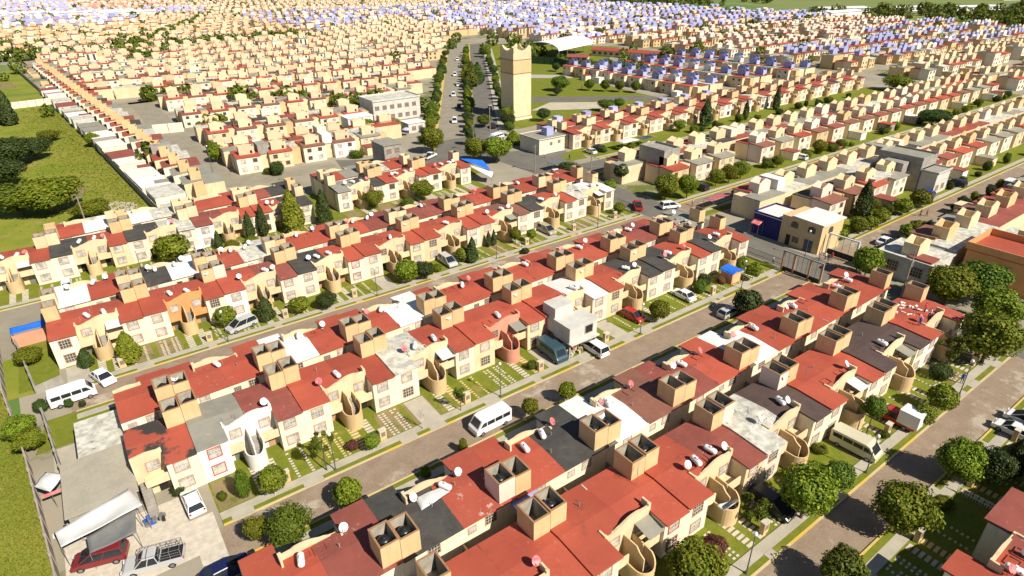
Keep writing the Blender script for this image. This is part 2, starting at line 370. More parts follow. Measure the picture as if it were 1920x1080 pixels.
def wavy(x0, x1, lo, hi, flip=False):
    pr = [(0, .30), (.05, .30), (.055, .06), (.12, .0), (.20, .10), (.27, .34), (.34, .42), (.42, .66), (.50, .86), (.58, .97), (.66, 1.0), (.74, .95), (.80, .78), (.86, .74), (.94, .72), (.945, 1.06), (1, 1.06)]
    if flip: pr = [(1-a, b) for a, b in pr][::-1]
    return [(x0+(x1-x0)*a, lo+(hi-lo)*b) for a, b in pr]
def roof_z(x, y):
    z = np.interp(y, [-.35, 4.3, 8.3], [4.72, 5.00, 4.66]); return float(z)+.20*(1-x/W)
def roof_mesh(half):
    def f():
        xs = [0, 3.4, 6.02] if half == 'L' else [6.03, 8.95, W-.02]
        ys = [-.35, 2.0, 4.3, 8.3]; g = G(); idx = {}
        for dz, k in ((0, 't'), (-.16, 'b')):
            for i, x in enumerate(xs):
                for j, y in enumerate(ys): idx[k, i, j] = len(g.v); g.v.append((x, y, roof_z(x, y)+dz))
        cells = [(i, j) for i in (0, 1) for j in (0, 1, 2) if not (j == 0 and i == (1 if half == 'L' else 0))]
        ed = {}
        for i, j in cells:
            q = [(i, j), (i+1, j), (i+1, j+1), (i, j+1)]
            g.face([idx[('t',)+p] for p in q]); g.face([idx[('b',)+p] for p in q[::-1]])
            for a, b in zip(q, q[1:]+q[:1]): ed[(a, b)] = 1
        for a, b in ed:
            if (b, a) not in ed: g.face((idx[('t',)+a], idx[('b',)+a], idx[('b',)+b], idx[('t',)+b]))
        return g.mesh('roof', ('red',))
    return cm('roof'+half, f)
def stair_meshes(mirror=False):
    def path():
        pts = [(-1.12, 1.9)]
        for k in range(0, 13):
            t = PI+PI*k/12; pts.append((1.12*math.cos(t), -.55+1.12*math.sin(t)))
        pts.append((1.12, 1.9)); return pts
    def wall():
        g = G(); P = path(); n = len(P); th = .13
        for k, (x, y) in enumerate(P):
            if k == 0 or k == n-1: ox, oy = (1 if x < 0 else -1), 0
            else:
                l = math.hypot(x, y+.55); ox, oy = -x/l, -(y+.55)/l
            tt = k/(n-1); z = 2.35 if tt < .62 else 2.35+(tt-.62)/.38*1.0
            for (px, py, pz) in ((x, y, 0), (x, y, z), (x+ox*th, y+oy*th, z), (x+ox*th, y+oy*th, 0)): g.v.append((px, py, pz))
        for k in range(n-1):
            a = 4*k; b = a+4
            for q in ((0, 1), (1, 2), (2, 3)): g.face((a+q[0], b+q[0], b+q[1], a+q[1]))
        g.face((0, 1, 2, 3)); a = 4*(n-1); g.face((a+3, a+2, a+1, a)); return g.mesh('stair_tower', ('ochre',))
    def fin():
        return G().prism([(-.75, 0), (-.75, 3.15), (-.2, 3.45), (.25, 3.95), (1.9, 3.95), (1.9, 0)], -.20, -.06, 'x').mesh('stair_fin', ('ochre',))
    def steps():
        g = G()
        for k in range(9): g.box(.0, .97, -.8+k*.29, -.8+(k+1)*.29, 1.0+k*.165, 1.18+k*.165)
        for k in range(5): g.box(-.97, -.22, .8-k*.3, 1.1-k*.3, .02+k*.18, .2+k*.18)
        return g.mesh('stair_steps', ('concrete',))
    return cm('st_w', wall), cm('st_f', fin), cm('st_s', steps)
def box_meshes():
    def walls():
        g = G(); x1, y0, y1, z0, z1, t = 1.86, 0, 2.5, -.5, 2.3, .13
        g.box(.02, x1, y0, y0+t, z0, z1); g.box(.02, x1, y1-t, y1, z0, z1)
        g.box(.02, .02+t, y0+t, y1-t, z0, z1); g.box(x1-t, x1, y0+t, y1-t, z0, z1); return g.mesh('tank_box', ('ochre',))
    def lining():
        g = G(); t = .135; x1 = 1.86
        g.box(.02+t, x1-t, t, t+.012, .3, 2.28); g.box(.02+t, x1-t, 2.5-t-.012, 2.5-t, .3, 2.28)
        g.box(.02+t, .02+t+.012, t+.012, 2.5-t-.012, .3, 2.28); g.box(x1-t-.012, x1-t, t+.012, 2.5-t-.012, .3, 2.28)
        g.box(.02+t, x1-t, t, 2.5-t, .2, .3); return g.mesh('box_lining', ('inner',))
    def rim():
        g = G(); x1 = 1.88; t = .17
        for a in ((0, x1, -.02, t), (0, x1, 2.5-t+.02, 2.52), (0, t, t, 2.52-t), (x1-t, x1, t, 2.52-t)): g.box(*a, 2.3, 2.34)
        return g.mesh('rim', ('rim',))
    def hatch(): return G().box(-.012, .01, 1.75, 2.25, .05, .75).mesh('hatch', ('dark',))
    return cm('bxw', walls), cm('bxl', lining), cm('bxr', rim), cm('bxh', hatch)
def water_tank(loc, label):
    def b():
        pr = [(.58, -.32), (.62, .05), (.62, .3), (.59, .33), (.62, .36), (.62, .62), (.59, .65), (.62, .68), (.62, .95), (.56, 1.10), (.40, 1.24), (.24, 1.30)]
        return G().lathe(pr, n=14).mesh('water_tank', ('tank_black',), True)
    o = ob('water_tank', cm('wt', b), None, None, loc, random.random()*6)
    ob('lid', cm('wtl', lambda: G().lathe([(.24, 1.29), (.25, 1.36), (.16, 1.41)], n=12).mesh('lid', ('tank_black',))), o)
    return tag(o, label, 'water tank', 'black water tanks in the roof boxes')
def gas_cylinder(loc, rz, label, blue=True):
    def b():
        pr = [(.06, -.72), (.2, -.70), (.29, -.60), (.31, -.48), (.31, .48), (.29, .60), (.2, .70), (.06, .72)]
        return G().lathe(pr, (0, 0, .46), 14, 'x').mesh('gas_cylinder', ('gas_white',), True)
    o = ob('gas_cylinder', cm('gc', b), None, None, loc, rz)
    for s in (-.4, .4): ob('foot', cm('gcf', lambda: G().box(-.04, .04, -.22, .22, 0, .26).mesh('foot', ('steel',))), o, None, (s, 0, 0))
    ob('valve_cover', cm('gcv', lambda: G().lathe([(.13, .74), (.13, .86), (.09, .88)], n=10).mesh('valve_cover', ('gas_white',))), o)
    ob('label_patch', cm('gcl', lambda: G().box(-.22, .10, -.10, .10, .762, .776).mesh('label_patch', ('blue',))), o, 'blue' if blue else 'taillamp')
    return tag(o, label, 'gas cylinder', 'gas cylinders on the roofs')
def dish(loc, rz, label, red=False, post=.7):
    def d():
        g = G(); n = 14; R = .40
        for r, h in ((0.02, 0), (.2, .03), (R, .11), (R+.015, .10), (.2, .005), (.02, -.03)):
            for k in range(n):
                t = 2*PI*k/n; x, y = r*math.cos(t), r*1.08*math.sin(t)
                p = Vector((x, y, h)); p.rotate(Matrix.Rotation(math.radians(52), 3, 'X')); g.v.append((p.x, p.y, p.z+.0))
        for j in range(5):
            for k in range(n): g.face((j*n+k, j*n+(k+1) % n, (j+1)*n+(k+1) % n, (j+1)*n+k))
        return g.mesh('satellite_dish', ('dish_white',), True)
    o = ob('satellite_dish', cm('dsh', d), None, 'dish_red' if red else 'dish_white', (loc[0], loc[1], loc[2]+post+.12), rz)
    ob('mast', cm('dsm%.1f' % post, lambda: G().tube((0, .04, -post-.13), (0, .04, .0), .03, n=6).mesh('mast', ('steel',))), o)
    def arm():
        g = G(); g.tube((0, -.36, -.28), (0, -.62, .22), .014, n=5); g.box(-.05, .05, -.70, -.58, .17, .28); return g.mesh('feed_arm', ('steel',))
    ob('feed_arm', cm('dsa', arm), o)
    return tag(o, label, 'satellite dish', 'satellite dishes on the roofs')
RC = dict(r='red', o='red_old', p='red_patch', k='red_black', n='brown', b='black', d='dusk', g='grey', w='white', q='pinkwhite', s='stain_white')
RW = dict(r='red', o='faded red', p='patched red', k='red and black', n='brown', b='black', d='dark brown', g='grey', w='white', q='pinkish white', s='stained white')
CN = dict(pale='pale', cream='cream', white_wall='white', rose='rosy')
def terrace(bnd, v, face, roofs, where, group, halves=None, detail=2, walls=None, z0=0.0, rotz=0, side='left'):
    """one house for each pair of neighbouring boundaries; face -1: front towards smaller y, +1: towards larger y"""
    rr = random.Random(int(abs(v)*10)+face); n = len(bnd)-1; roots = []
    for i in range(n):
        a, b = bnd[i], bnd[i+1]; half = (halves or {}).get(i, 'LR'); w = b-a
        sx = w/W if half == 'LR' else w/(W/2)
        rc = roofs[i]; ww = (walls or {}).get(i, {})
        bayL, bayR = ww.get('bl', rr.choice(['pale']*5+['cream', 'rose', 'white_wall'])), ww.get('br', rr.choice(['pale']*5+['cream', 'rose']))
        rec = ww.get('rec', 'cream'); stair = ww.get('st', 'ochre'); parL = ww.get('par', rec)
        n1, n2 = RW[rc[0]], RW[rc[-1]]
        rl = (n1+' roofed') if n1 == n2 else (n1+' and '+n2+' roofed')
        lab = f'{rl} terrace house, {ordn(i)} from {side}, {where}'
        if face < 0: ox, oy, rz = (a if half != 'R' else a-W/2*sx), v, 0
        else: ox, oy, rz = b, v, PI
        R = thing('terraced_house', lab, 'house', (ox, oy, z0), rz+rotz, group, (sx, 1, 1)); roots.append(R)
        Lh, Rh = 'L' in half, 'R' in half
        x0 = 0 if Lh else W/2; x1 = W if Rh else W/2
        ob('wall', cm(f'wall{half}', lambda: G().box(x0+.01, x1-.01, 2.05, 8.0, 0, 4.5).mesh('wall', ('cream',))), R, 'pale' if face > 0 else 'cream')
        if Lh: ob('bay', cm('bayL', lambda: G().box(.01, 3.3, 0, 2.4, 0, 4.55).mesh('bay', ('pale',))), R, bayL)
        if Rh: ob('bay', cm('bayR', lambda: G().box(9.05, W-.01, 0, 2.4, 0, 4.55).mesh('bay', ('pale',))), R, bayR)
        lc, rcc = (rc[0], rc[-1]) if face < 0 else (rc[-1], rc[0])
        if Lh: ob('roof', roof_mesh('L'), R, RC[lc])
        if Rh: ob('roof', roof_mesh('R'), R, RC[rcc])
        def par():
            pts = wavy(3.3 if Lh else 6.0, 9.05 if Rh else 6.1, 4.95, 5.72)
            g = G(); g.prism([(pts[0][0], 0)]+pts+[(pts[-1][0], 0)], 1.86, 2.10, 'y')
            if Lh: g.box(3.3, 3.5, 2.10, 2.75, 4.6, 5.2)
            if Rh: g.box(8.85, 9.05, 2.10, 2.9, 4.6, 5.74)
            return g.mesh('parapet_wall', ('cream',))
        if half == 'LR' : ob('parapet_wall', cm('par', par), R, parL)
        else:
            q = [(6.05, 0), (6.05, 5.3), (7.5, 5.5), (8.6, 5.35), (9.05, 5.45), (9.05, 0)]
            if half == 'L': q = [(W-x, z) for x, z in q]
            ob('parapet_wall', cm('par'+half, lambda: G().prism(q, 1.86, 2.06, 'y').mesh('parapet_wall', ('cream',))), R, parL)
        bw, bl, br, bh = box_meshes()
        for s in ((0,) if Lh else ())+((1,) if Rh else ()):
            zz = roof_z(0 if s == 0 else W, 6.5)
            bc = ww.get('box', 'ochre' if rr.random() < (.97 if detail == 2 else .45) else ('rose' if detail == 2 else 'cream'))
            # the left box is the mesh itself, the right one is mirrored along x
            t = ob('tank_box', bw, R, bc, (0 if s == 0 else W, 5.5, zz), 0, (1 if s == 0 else -1, 1, 1))
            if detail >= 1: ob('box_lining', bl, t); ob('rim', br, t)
            if detail >= 2 and ((s == 0) == (face < 0)): ob('hatch', bh, t, None, (1.86 if face < 0 and False else 0, 0, 0))
        if face < 0:
            pm = lambda: rr.choice(['pane', 'pane', 'pane', 'pane', 'pane', 'pane_dark'])
            g2 = detail >= 2
            for xx in ([1.7] if Lh else [])+([W-1.7] if Rh else []):
                fm = 'trimred' if rr.random() < .08 else 'trim'
                add_window(R, xx, -.0, 3.02, 0, 1, pm(), fm, g2); add_window(R, xx, -.0, .72, 0, 1, pm(), fm, g2)
            if Lh: add_window(R, 4.5, 1.86, 3.1, 0, .9, pm(), 'trim', g2)
            if Rh: add_window(R, 7.9, 1.86, 3.1, 0, .9, pm(), 'trim', g2)
            dm = cm('door', lambda: G().box(-.42, .42, -.03, .03, 0, 2.02).mesh('door', ('dark',)))
            if Lh: ob('door', dm, R, rr.choice(['dark', 'trim', 'steel']), (4.2, 1.85, .02))
            if Rh: ob('door', dm, R, rr.choice(['dark', 'trim', 'steel']), (8.2, 1.85, .02))
            def bal(xa, xb, zt):
                g = G(); g.box(xa, xb, .35, .49, 2.15, zt); g.box(xa, xb, .49, 1.86, 2.3, 2.44); return g.mesh('balcony', ('cream',))
            if Lh: ob('balcony', cm('balL', lambda: bal(3.31, 4.95, 3.3)), R, rec)
            if Rh: ob('balcony', cm('balR', lambda: bal(6.75, 9.04, 3.2)), R, rec)
            if half == 'LR':
                sw, sf, ss = stair_meshes()
                t = ob('stair_tower', sw, R, stair, (5.85, 0, 0)); ob('stair_fin', sf, t, stair); ob('stair_steps', ss, t)
            else:
                def st():
                    g = G()
                    for k in range(12): g.box(6.2, 7.1, -2.2+k*.3, -1.9+k*.3, .0, .2+k*.19)
                    return g.mesh('stair_steps', ('concrete',))
                ob('stair_steps', cm('sthalf', st), R)
            if rr.random() < .3 and detail >= 1:
                ob('canopy', cm('can', lambda: G().hexa([(7.0, -.1, 4.05), (9.0, -.1, 4.05), (9.0, 1.85, 4.4), (7.0, 1.85, 4.4), (7.0, -.1, 4.1), (9.0, -.1, 4.1), (9.0, 1.85, 4.45), (7.0, 1.85, 4.45)]).mesh('canopy', ('tarp_white',))), R, rr.choice(['cream', 'tarp_white', 'grey']))
        else:
            for xx, q in ((2.9, .85), (5.0, .62), (9.0, .85)):
                if x0 < xx < x1: add_window(R, xx, 8.0, 3.2, PI, q, rr.choice(['pane', 'pane_dark']), 'trim', detail >= 2)
        if detail >= 1 and half == 'LR':
            for q in range(rr.choice((1, 2, 2, 3))):
                cx = 3.9+1.55*q+rr.uniform(0, .3); hm = rr.choice((0, 1))
                if hm == 0:
                    me = cm('curb', lambda: (lambda g: (g.box(-.6, .6, -.5, -.42, -.12, .10), g.box(-.6, .6, .42, .5, -.12, .10), g.box(-.6, -.52, -.42, .42, -.12, .10), g.box(.52, .6, -.42, .42, -.12, .10), g.mesh('roof_curb', ('red',)))[-1])(G()))
                    ob('roof_curb', me, R, RC[lc if cx < 6 else rcc], (cx, 2.9+rr.uniform(0, .3), roof_z(cx, 3)))
                else:
                    ob('vent_pipe', cm('vent', lambda: G().tube((0, 0, -.1), (0, 0, .5), .05, n=6).mesh('vent_pipe', ('concrete',))), R, None, (cx, 3.4+rr.uniform(0, 3), roof_z(cx, 4)-.05))
            if rr.random() < .5:
                me = cm('seam', lambda: G().box(-.05, .05, 2.3, 8.1, -.16, .05).mesh('roof_seam', ('red_old',)))
                ob('roof_seam', me, R, rr.choice(['red_old', 'stain_white', 'dusk']), (6.02, 0, 4.80))
            if rr.random() < .35:
                me = cm('ant', lambda: (lambda g: (g.tube((0, 0, 0), (0, 0, 2.2), .022, n=5), [g.tube((-.5+.1*k, -.4+.02*k, 2.1-.16*k), (.5-.1*k, .4-.02*k, 2.1-.16*k), .014, n=4) for k in range(4)], g.mesh('antenna', ('steel',)))[-1])(G()))
                ob('antenna', me, R, None, (rr.choice((2.2, 10.2)), 4+rr.random()*2, 4.9))
        # loose things on the roof
        def at(lx, ly, dz=0):
            return (ox+sx*lx, oy+ly, z0+roof_z(lx, ly)+dz) if face < 0 else (ox-sx*lx, oy-ly, z0+roof_z(lx, ly)+dz)
        hl = f'{ordn(i)} house from {side}, {where}'
        if detail >= 1 and half == 'LR':
            k = rr.random()
            gx = [4.3+rr.random()*1.2, 6.9+rr.random()*1.4] if k < .45 else ([4.4+rr.random()*3.8] if k < .9 else [])
            for q, lx in enumerate(gx):
                bl_ = rr.random() < .75
                pos = ('' if len(gx) == 1 else ('left-hand ' if (q == 0) == (face < 0) else 'right-hand '))
                gas_cylinder(at(lx, 3.0+rr.random()*.8), PI/2+rr.uniform(-.5, .5)+(0 if face < 0 else PI), f'{pos or "lone "}white gas cylinder on {hl}', bl_)
            for q, (lx, ly) in enumerate(((3.5, 2.5), (8.8, 2.7))):
                if rr.random() < .62:
                    red = rr.random() < .33
                    dish(at(lx+rr.uniform(-.4, .1), ly+rr.uniform(0, .6)), rr.uniform(-.3, .5), f'{"red" if red else "white"} dish, {"left" if (q == 0) == (face < 0) else "right"} parapet end, {hl}', red)
            if rr.random() < .35:
                dish(at(10.6+rr.random(), 5.6, .9), rr.uniform(-.3, .4), f'white dish beside tank box, {hl}', False)
        if detail >= 1:
            for s in ((0,) if Lh else ())+((1,) if Rh else ()):
                if rr.random() < .8:
                    lx = .95 if s == 0 else W-.95
                    p = at(lx, 6.75); zz = z0+roof_z(0 if s == 0 else W, 6.5)+.62
                    water_tank((p[0], p[1], zz), f'black tank, {"left" if (s == 0) == (face < 0) else "right"} box, {hl}')
    return roots
B1 = [-10.2, 1.6, 13.0, 24.7, 36.6, 48.8, 61.4, 73.8, 86.5, 98.0]
B2 = [-4.3, 1.7, 13.1, 24.8, 36.8, 48.9, 61.7, 73.9, 86.6, 97.8]
B3 = [1.6, 13.2, 25.3, 37.4, 49.6, 61.9, 74.1, 86.5, 98.0]
G1 = 'terraced houses of the near rows'
terrace(B1, 96.6, -1, ['rr', 'rr', 'ro', 'br', 'rr', 'rr', 'rn', 'br', 'sw'], 'beyond the narrow lane', G1, detail=2, walls={1: dict(rec='orange_wall')}, )
terrace(B1, 115.4, 1, ['wr', 'bw', 'ps', 'rr', 'ro', 'oo', 'or', 'br', 'rr'], 'before the upper court road', G1, detail=1)
terrace(B2, 60.6, -1, ['kk', 'go', 'rr', 'sr', 'rr', 'rq', 'rb', 'br', 'br'], 'beyond the middle street', G1, halves={0: 'R'}, walls={1: dict(bl='white_wall', rec='cream', st='white_wall', par='white_wall'), 4: dict(st='pink_wall', par='pink_wall'), 5: dict(bl='pink_wall')})
terrace(B2, 79.0, 1, ['rr', 'pr', 'wr', 'rw', 'rr', 'rr', 'rr', 'ro', 'pg'], 'before the narrow lane', G1, halves={0: 'L'}, detail=2)
terrace(B3[1:], 24.5, -1, ['rr', 'rr', 'ro', 'sd', 'rr', 'dd', 'rp'], 'beyond the right street', G1, walls={3: dict(box='rose')})
terrace(B3, 43.3, 1, ['ro', 'bp', 'rb', 'wn', 'or', 'wr', 'rr', 'rr'], 'before the middle street', G1)
terrace([49.5, 61.6, 73.8, 85.9], 7.3, 1, ['ro', 'or', 'rr'], 'before the right street', G1)
terrace([-20.8, -8.7, 3.4, 15.4, 27.4, 39.4], 130.2, -1, ['rr', 'br', 'bs', 'or', 'rb'], 'beyond the upper court road', G1, detail=1)
terrace([-8.7, 3.4, 15.4, 27.4, 39.4], 148.6, 1, ['rw', 'ws', 'rr', 'ob'], 'second line past court road', G1, detail=0)
terrace([46.1, 58.0, 70.0, 82.0], 132.8, -1, ['gb', 'rr', 'rr'], 'row ending at the blue awning', G1, detail=1)
terrace([46.1, 58.0, 70.0], 151.0, 1, ['rg', 'sr'], 'behind row with blue awning', G1, detail=0)
R2B = [124.6+12.3*k for k in range(15)]
terrace(R2B, 141.6, -1, [random.choice(['rr', 'ro', 'or', 'rn', 'br', 'rs', 'rr']) for k in range(14)], 'long row below water tower', 'terraced houses of the far long row', detail=0)
terrace(R2B, 159.8, 1, [random.choice(['rr', 'ro', 'or', 'rs']) for k in range(14)], 'behind long row below tower', 'terraced houses of the far long row', detail=0)
# yards
def pairs(b): return list(zip(b[:-1], b[1:]))
yard(-9.5, 100, 89.2, 1, pairs(B1), True, 1, 7.2)
yard(1.8, 100, 53.3, 1, pairs(B2)[1:], True, 2, 7.2)
yard(15, 100, 18.1, 1, pairs(B3)[1:], True, 3, 6.4)
yard(15, 100, 13.6, -1, [(37.4, 49.5), (49.5, 61.6), (61.6, 73.8), (73.8, 85.9)], True, 4, 6.3, 'kerb_yellow')
yard(-9, 100, 84.0, -1, [], False, 5, 4.9)
yard(1.2, 100, 48.4, -1, [], False, 6, 4.9)
yard(-20, 39, 122.6, 1, pairs([-20.8, -8.7, 3.4, 15.4, 27.4, 39.4]), True, 7, 7.4)
yard(46, 84, 122.6, 1, pairs([46.1, 58.0, 70.0, 82.0]), True, 8, 9.8)
yard(-9, 100, 117.6, -1, [], False, 9, 2.0)
yard(124, 300, 129, 1, [], False, 10, 10.4)
yard(111, 330, 89.2, 1, [], False, 11, 6.7); yard(124, 330, 53.3, 1, [], False, 12, 6.1)
yard(111, 330, 84.2, -1, [], False, 13, 2.0); yard(127, 330, 48.4, -1, [], False, 14, 2.4); yard(111, 330, 120.5, -1, [], False, 15, 1.8)
for k, g in stone_g.items():
    struct(ob('stepping_stones', g.mesh('stepping_stones', (k,))), 'stuff', 'rows of flat stepping stones set in the front lawns')
# patios between the back-to-back rows
for x0, x1, y0, y1, bb in ((-4.2, 97.7, 68.6, 71.0, B2), (1.6, 97.9, 32.5, 35.3, B3), (-10.1, 97.9, 104.6, 107.4, B1), (-20, 39, 138.2, 140.6, []), (124, 296, 149.7, 151.7, [])):
    rect('patio', x0, x1, y0, y1, .05, 'concrete')
    for k, (a, b) in enumerate(pairs(bb)):
        for q, x in enumerate((a+.05, (a+b)/2)):
            w = ob('patio_wall', cm('pw%.1f' % (y1-y0), lambda: G().box(-.07, .07, 0, y1-y0-.1, 0, 2.3).mesh('patio_wall', ('ochre',))), None, 'ochre' if q else 'concrete', (x, y0+.05, .05))
            tag(w, f'low patio wall, {ordn(2*k+q)} from left, {"nearest" if y0 < 40 else "middle" if y0 < 80 else "farthest"} patio strip', 'wall', 'patio dividing walls')
# ------------------------------------------------------------ duplex houses with roof towers; far houses as stuff
def duplex_geo(kind):
    """dict of part name -> (G, default material); front at y=0 looking to -y, pitch 9.3 along x"""
    P = {}
    P['front_wall'] = (G().box(.2, 6.5, 0, 4.4, 0, 4.68), 'pale')
    P['side_wall'] = (G().box(6.5, 9.28, 1.9, 4.4, 0, 4.5), 'ochre')
    P['rear_wall'] = (G().box(.02, 9.28, 4.4, 8.7, 0, 4.52), 'cream')
    g = G().hexa([(.05, -.35, 4.55), (6.68, -.35, 4.55), (6.68, 4.3, 4.9), (.05, 4.3, 4.9), (.05, -.35, 4.72), (6.68, -.35, 4.72), (6.68, 4.3, 5.06), (.05, 4.3, 5.06)])
    P['roof'] = (g, 'red')
    P['front_annexe'] = (G().box(.4, 3.6, -4.2, -.02, 0, 2.35), 'pale')
    P['annexe_roof'] = (G().box(.25, 3.75, -4.4, -.01, 2.352, 2.5), 'red')
    P['rear_roof'] = (G().box(.04, 9.26, 4.35, 8.75, 4.53, 4.72), 'grey')
    y0, y1 = (3.0, 5.6) if kind != 'C' else (1.8, 4.2)
    x0, x1 = (1.4, 5.6) if kind != 'C' else (1.4, 5.5)
    t = .14; g = G()
    if kind == 'P':
        top = [(x0, 6.9)]+[(x0+(x1-x0)*(.5-.5*math.cos(PI*k/8)), 6.9+1.1*math.sin(PI*k/8)) for k in range(1, 8)]+[(x1, 6.9)]
    elif kind == 'B': top = [(x0, 7.0), ((x0+x1)/2, 7.9), (x1, 7.0)]
    else: top = [(x0, 7.0), (x0+.7, 7.0), ((x0+x1)/2, 7.4), (x1-.7, 7.0), (x1, 7.0)]
    for a in (y0, y1-t): g.prism([(x0, 4.4)]+top+[(x1, 4.4)], a, a+t, 'y')
    g.box(x0, x0+t, y0+t, y1-t, 4.4, top[0][1]-.02); g.box(x1-t, x1, y0+t, y1-t, 4.4, top[0][1]-.02)
    g.box(x0+t, x1-t, y0+t, y1-t, 5.3, 5.4)
    P['roof_tower'] = (g, 'cream' if kind != 'P' else 'purple')
    return P
DG = {k: duplex_geo(k) for k in 'BCP'}
DM = {k: {n: g.mesh(n, (m,)) for n, (g, m) in P.items()} for k, P in DG.items()}
DHATCH = G().box(-.3, .3, -.02, .02, 0, .8).mesh('hatch', ('dark',))
WALLS = dict(B=['pale']*4+['cream']*3+['rose', 'ochre'], C=['pale']*6+['cream']*2+['white_wall'], P=['cream']*3+['pale']*2+['ochre'])
def frame_px(x, y, z=3):
    d = Vector((x, y, z-50)); zc = d.dot(fw)
    if zc < 1: return (-9999, -9999, 0)
    return (960+1155*d.dot(r2)/zc, 540-1155*d.dot(u2)/zc, zc)
HOUSES = []
def row(x0, x1, y, rz, kind, where, jit=.0, pitch=9.3, skip=(), slope=0, tower=None, bare=.0):
    """a run of houses along the local x axis of rz, starting at (x0,y)"""
    n = int((x1-x0)/pitch); c, s = math.cos(rz), math.sin(rz)
    for i in range(n):
        if i in skip: continue
        HOUSES.append(dict(i=i, kind=kind, where=where, rz=rz, x=x0+pitch*i, y=y+slope*pitch*i+random.uniform(-jit, jit), tower=tower))
def add_row_u(x0, x1, v, back, kind, where, **k):
    if not back: row(x0, x1, v, 0, kind, where, **k)
    else:
        n = int((x1-x0)/k.get('pitch', 9.3))
        for i in range(n):
            if i in k.get('skip', ()): continue
            HOUSES.append(dict(i=i, kind=kind, where=where, rz=PI, x=x0+9.3*(i+1), y=v, tower=k.get('tower')))
# right-hand blocks
add_row_u(119, 330, 97.9, 0, 'B', 'row in line with narrow lane', skip=(3,))
add_row_u(112, 330, 116.6, 1, 'B', 'back row in line with narrow lane')
add_row_u(127, 330, 61.4, 0, 'B', 'row beyond the arched building', skip=(4,))
add_row_u(117, 330, 80.2, 1, 'B', 'back row beyond the arched building')
add_row_u(133, 330, 25.0, 0, 'B', 'row beyond the corner trees')
add_row_u(121.4, 330, 43.8, 1, 'B', 'back row beyond the corner trees')
add_row_u(122, 260, -11.0, 0, 'B', 'second row past corner trees')
add_row_u(122, 260, 7.8, 1, 'B', 'second back row past corner trees')
for j, u0 in enumerate((218, 254, 290)):
    for i in range(9 if j < 2 else 8):
        y = 172+9.6*i
        HOUSES.append(dict(i=i, kind='P', where=f'{ORD[j]} lilac column', rz=-PI/2, x=u0, y=y+9.3, tower='purple'))
        HOUSES.append(dict(i=i, kind='P', where=f'{ORD[j]} lilac back column', rz=PI/2, x=u0+18.6, y=y, tower='purple'))
# dense left block
def wallx(v): return 12.2-26.3*(v-154)/317
for i in range(33):
    v = 160+9.2*i
    HOUSES.append(dict(i=i, kind='C', where='line along the long boundary wall', rz=-PI/2-.07, x=wallx(v)+8.0, y=v+9.0, tower='ochre'))
def avt(x, y): return (x-93)*AN[0]+(y-164)*AN[1]
for k in range(10):
    v0 = 177.5+36*k
    for bk in (0, 1):
        v = v0 if not bk else v0+18
        u = 35.0 if v < 322 else 14
        if v > 330: u = wallx(v)+16
        i = 0
        while True:
            x = u+9.2*i; vv = v+.02*(x-35)*(1 if k < 1 else -1)
            if vv > 526 or avt(x+9, vv-4) > -9.5: break
            wh = f'{ORD[k]} {"back " if bk else ""}row of the dense left block'
            if not bk: HOUSES.append(dict(i=i, kind='C', where=wh, rz=-.06, x=x+random.uniform(-.4, .4), y=vv+random.uniform(-.9, .9), tower=None))
            else: HOUSES.append(dict(i=i, kind='C', where=wh, rz=PI-.06, x=x+9.2+random.uniform(-.4, .4), y=vv+random.uniform(-.9, .9), tower=None))
            i += 1
N_NEAR = len(HOUSES)
FAR = []
def far(x, y, rz, kind, tower=None, wall=None): FAR.append(dict(kind=kind, rz=rz, x=x, y=y, tower=tower, wall=wall))
def farzone(u0, u1, v0, v1, fn, dv=36, pitch=9.4, dd=18.6):
    v = v0
    while v < v1:
        x = u0+random.uniform(0, 5)
        while x < u1:
            if random.random() < .93:
                k, t, w = fn(x, v)
                if k: far(x, v+random.uniform(-1.2, 1.2), random.uniform(-.05, .05), k, t, w)
                k, t, w = fn(x, v+dd)
                if k: far(x+9.3, v+dd+random.uniform(-1.2, 1.2), PI+random.uniform(-.05, .05), k, t, w)
            x += pitch
        v += dv
def rightfar(x, v):
    if x > 640-max(0, (150-v))*.8 or v > 345 or (270 < x < 312 and v > 255): return (None,)*3
    if v > 225+.10*(x-330): return ('B', 'rose', 'rose') if random.random() < .8 else ('B', 'cream', 'pale')
    if v > 168: return ('P', 'purple', random.choice(['cream', 'ochre', 'pale']))
    if x > 470 and 95 < v < 150 and random.random() < .7: return ('B', 'orange_wall', 'ochre')
    return ('B', 'cream', random.choice(['pale', 'cream', 'rose']))
farzone(334, 640, -11, 345, rightfar)
def midfar(x, v):
    t = avt(x, v)
    if t < 24 and t > -12 and v < 470: return (None,)*3
    if v < 470 and t < -12: return ('C', 'cream', 'cream')
    if v < 470 and (x < 300 and t < 80): return (None,)*3
    if x < 300+(v-500)*.12 and v < 560+(x-200)*.9: return ('C', 'tan', random.choice(['cream', 'cream', 'pale', 'tan']))
    if v < 690+(x-300)*.15: return ('P', 'purple', random.choice(['pale', 'rose', 'cream']))
    if v < 830+(x-300)*.1: return ('P', 'purple' if random.random() < .6 else 'rose', 'pale')
    return ('C', random.choice(['tan', 'rose', 'cream', 'tan']), random.choice(['cream', 'rose']))
farzone(190, 660, 352, 1230, midfar)
def leftfar(x, v):
    if 520 < v < 552: return (None,)*3
    if v < 760: return ('C', 'ochre' if random.random() < .3 else 'tan', random.choice(['cream', 'tan', 'pale']))
    if v < 1010 and x < 95: return ('P', random.choice(['purple', 'purple', 'white_wall']), random.choice(['white_wall', 'pale', 'rose']))
    if v > 1050 and x > 60: return ('C', 'rose' if random.random() < .6 else 'pink_wall', random.choice(['rose', 'tan']))
    if v > 920: return ('P', 'purple', 'white_wall')
    return ('C', 'tan', random.choice(['cream', 'cream', 'pale', 'tan']))
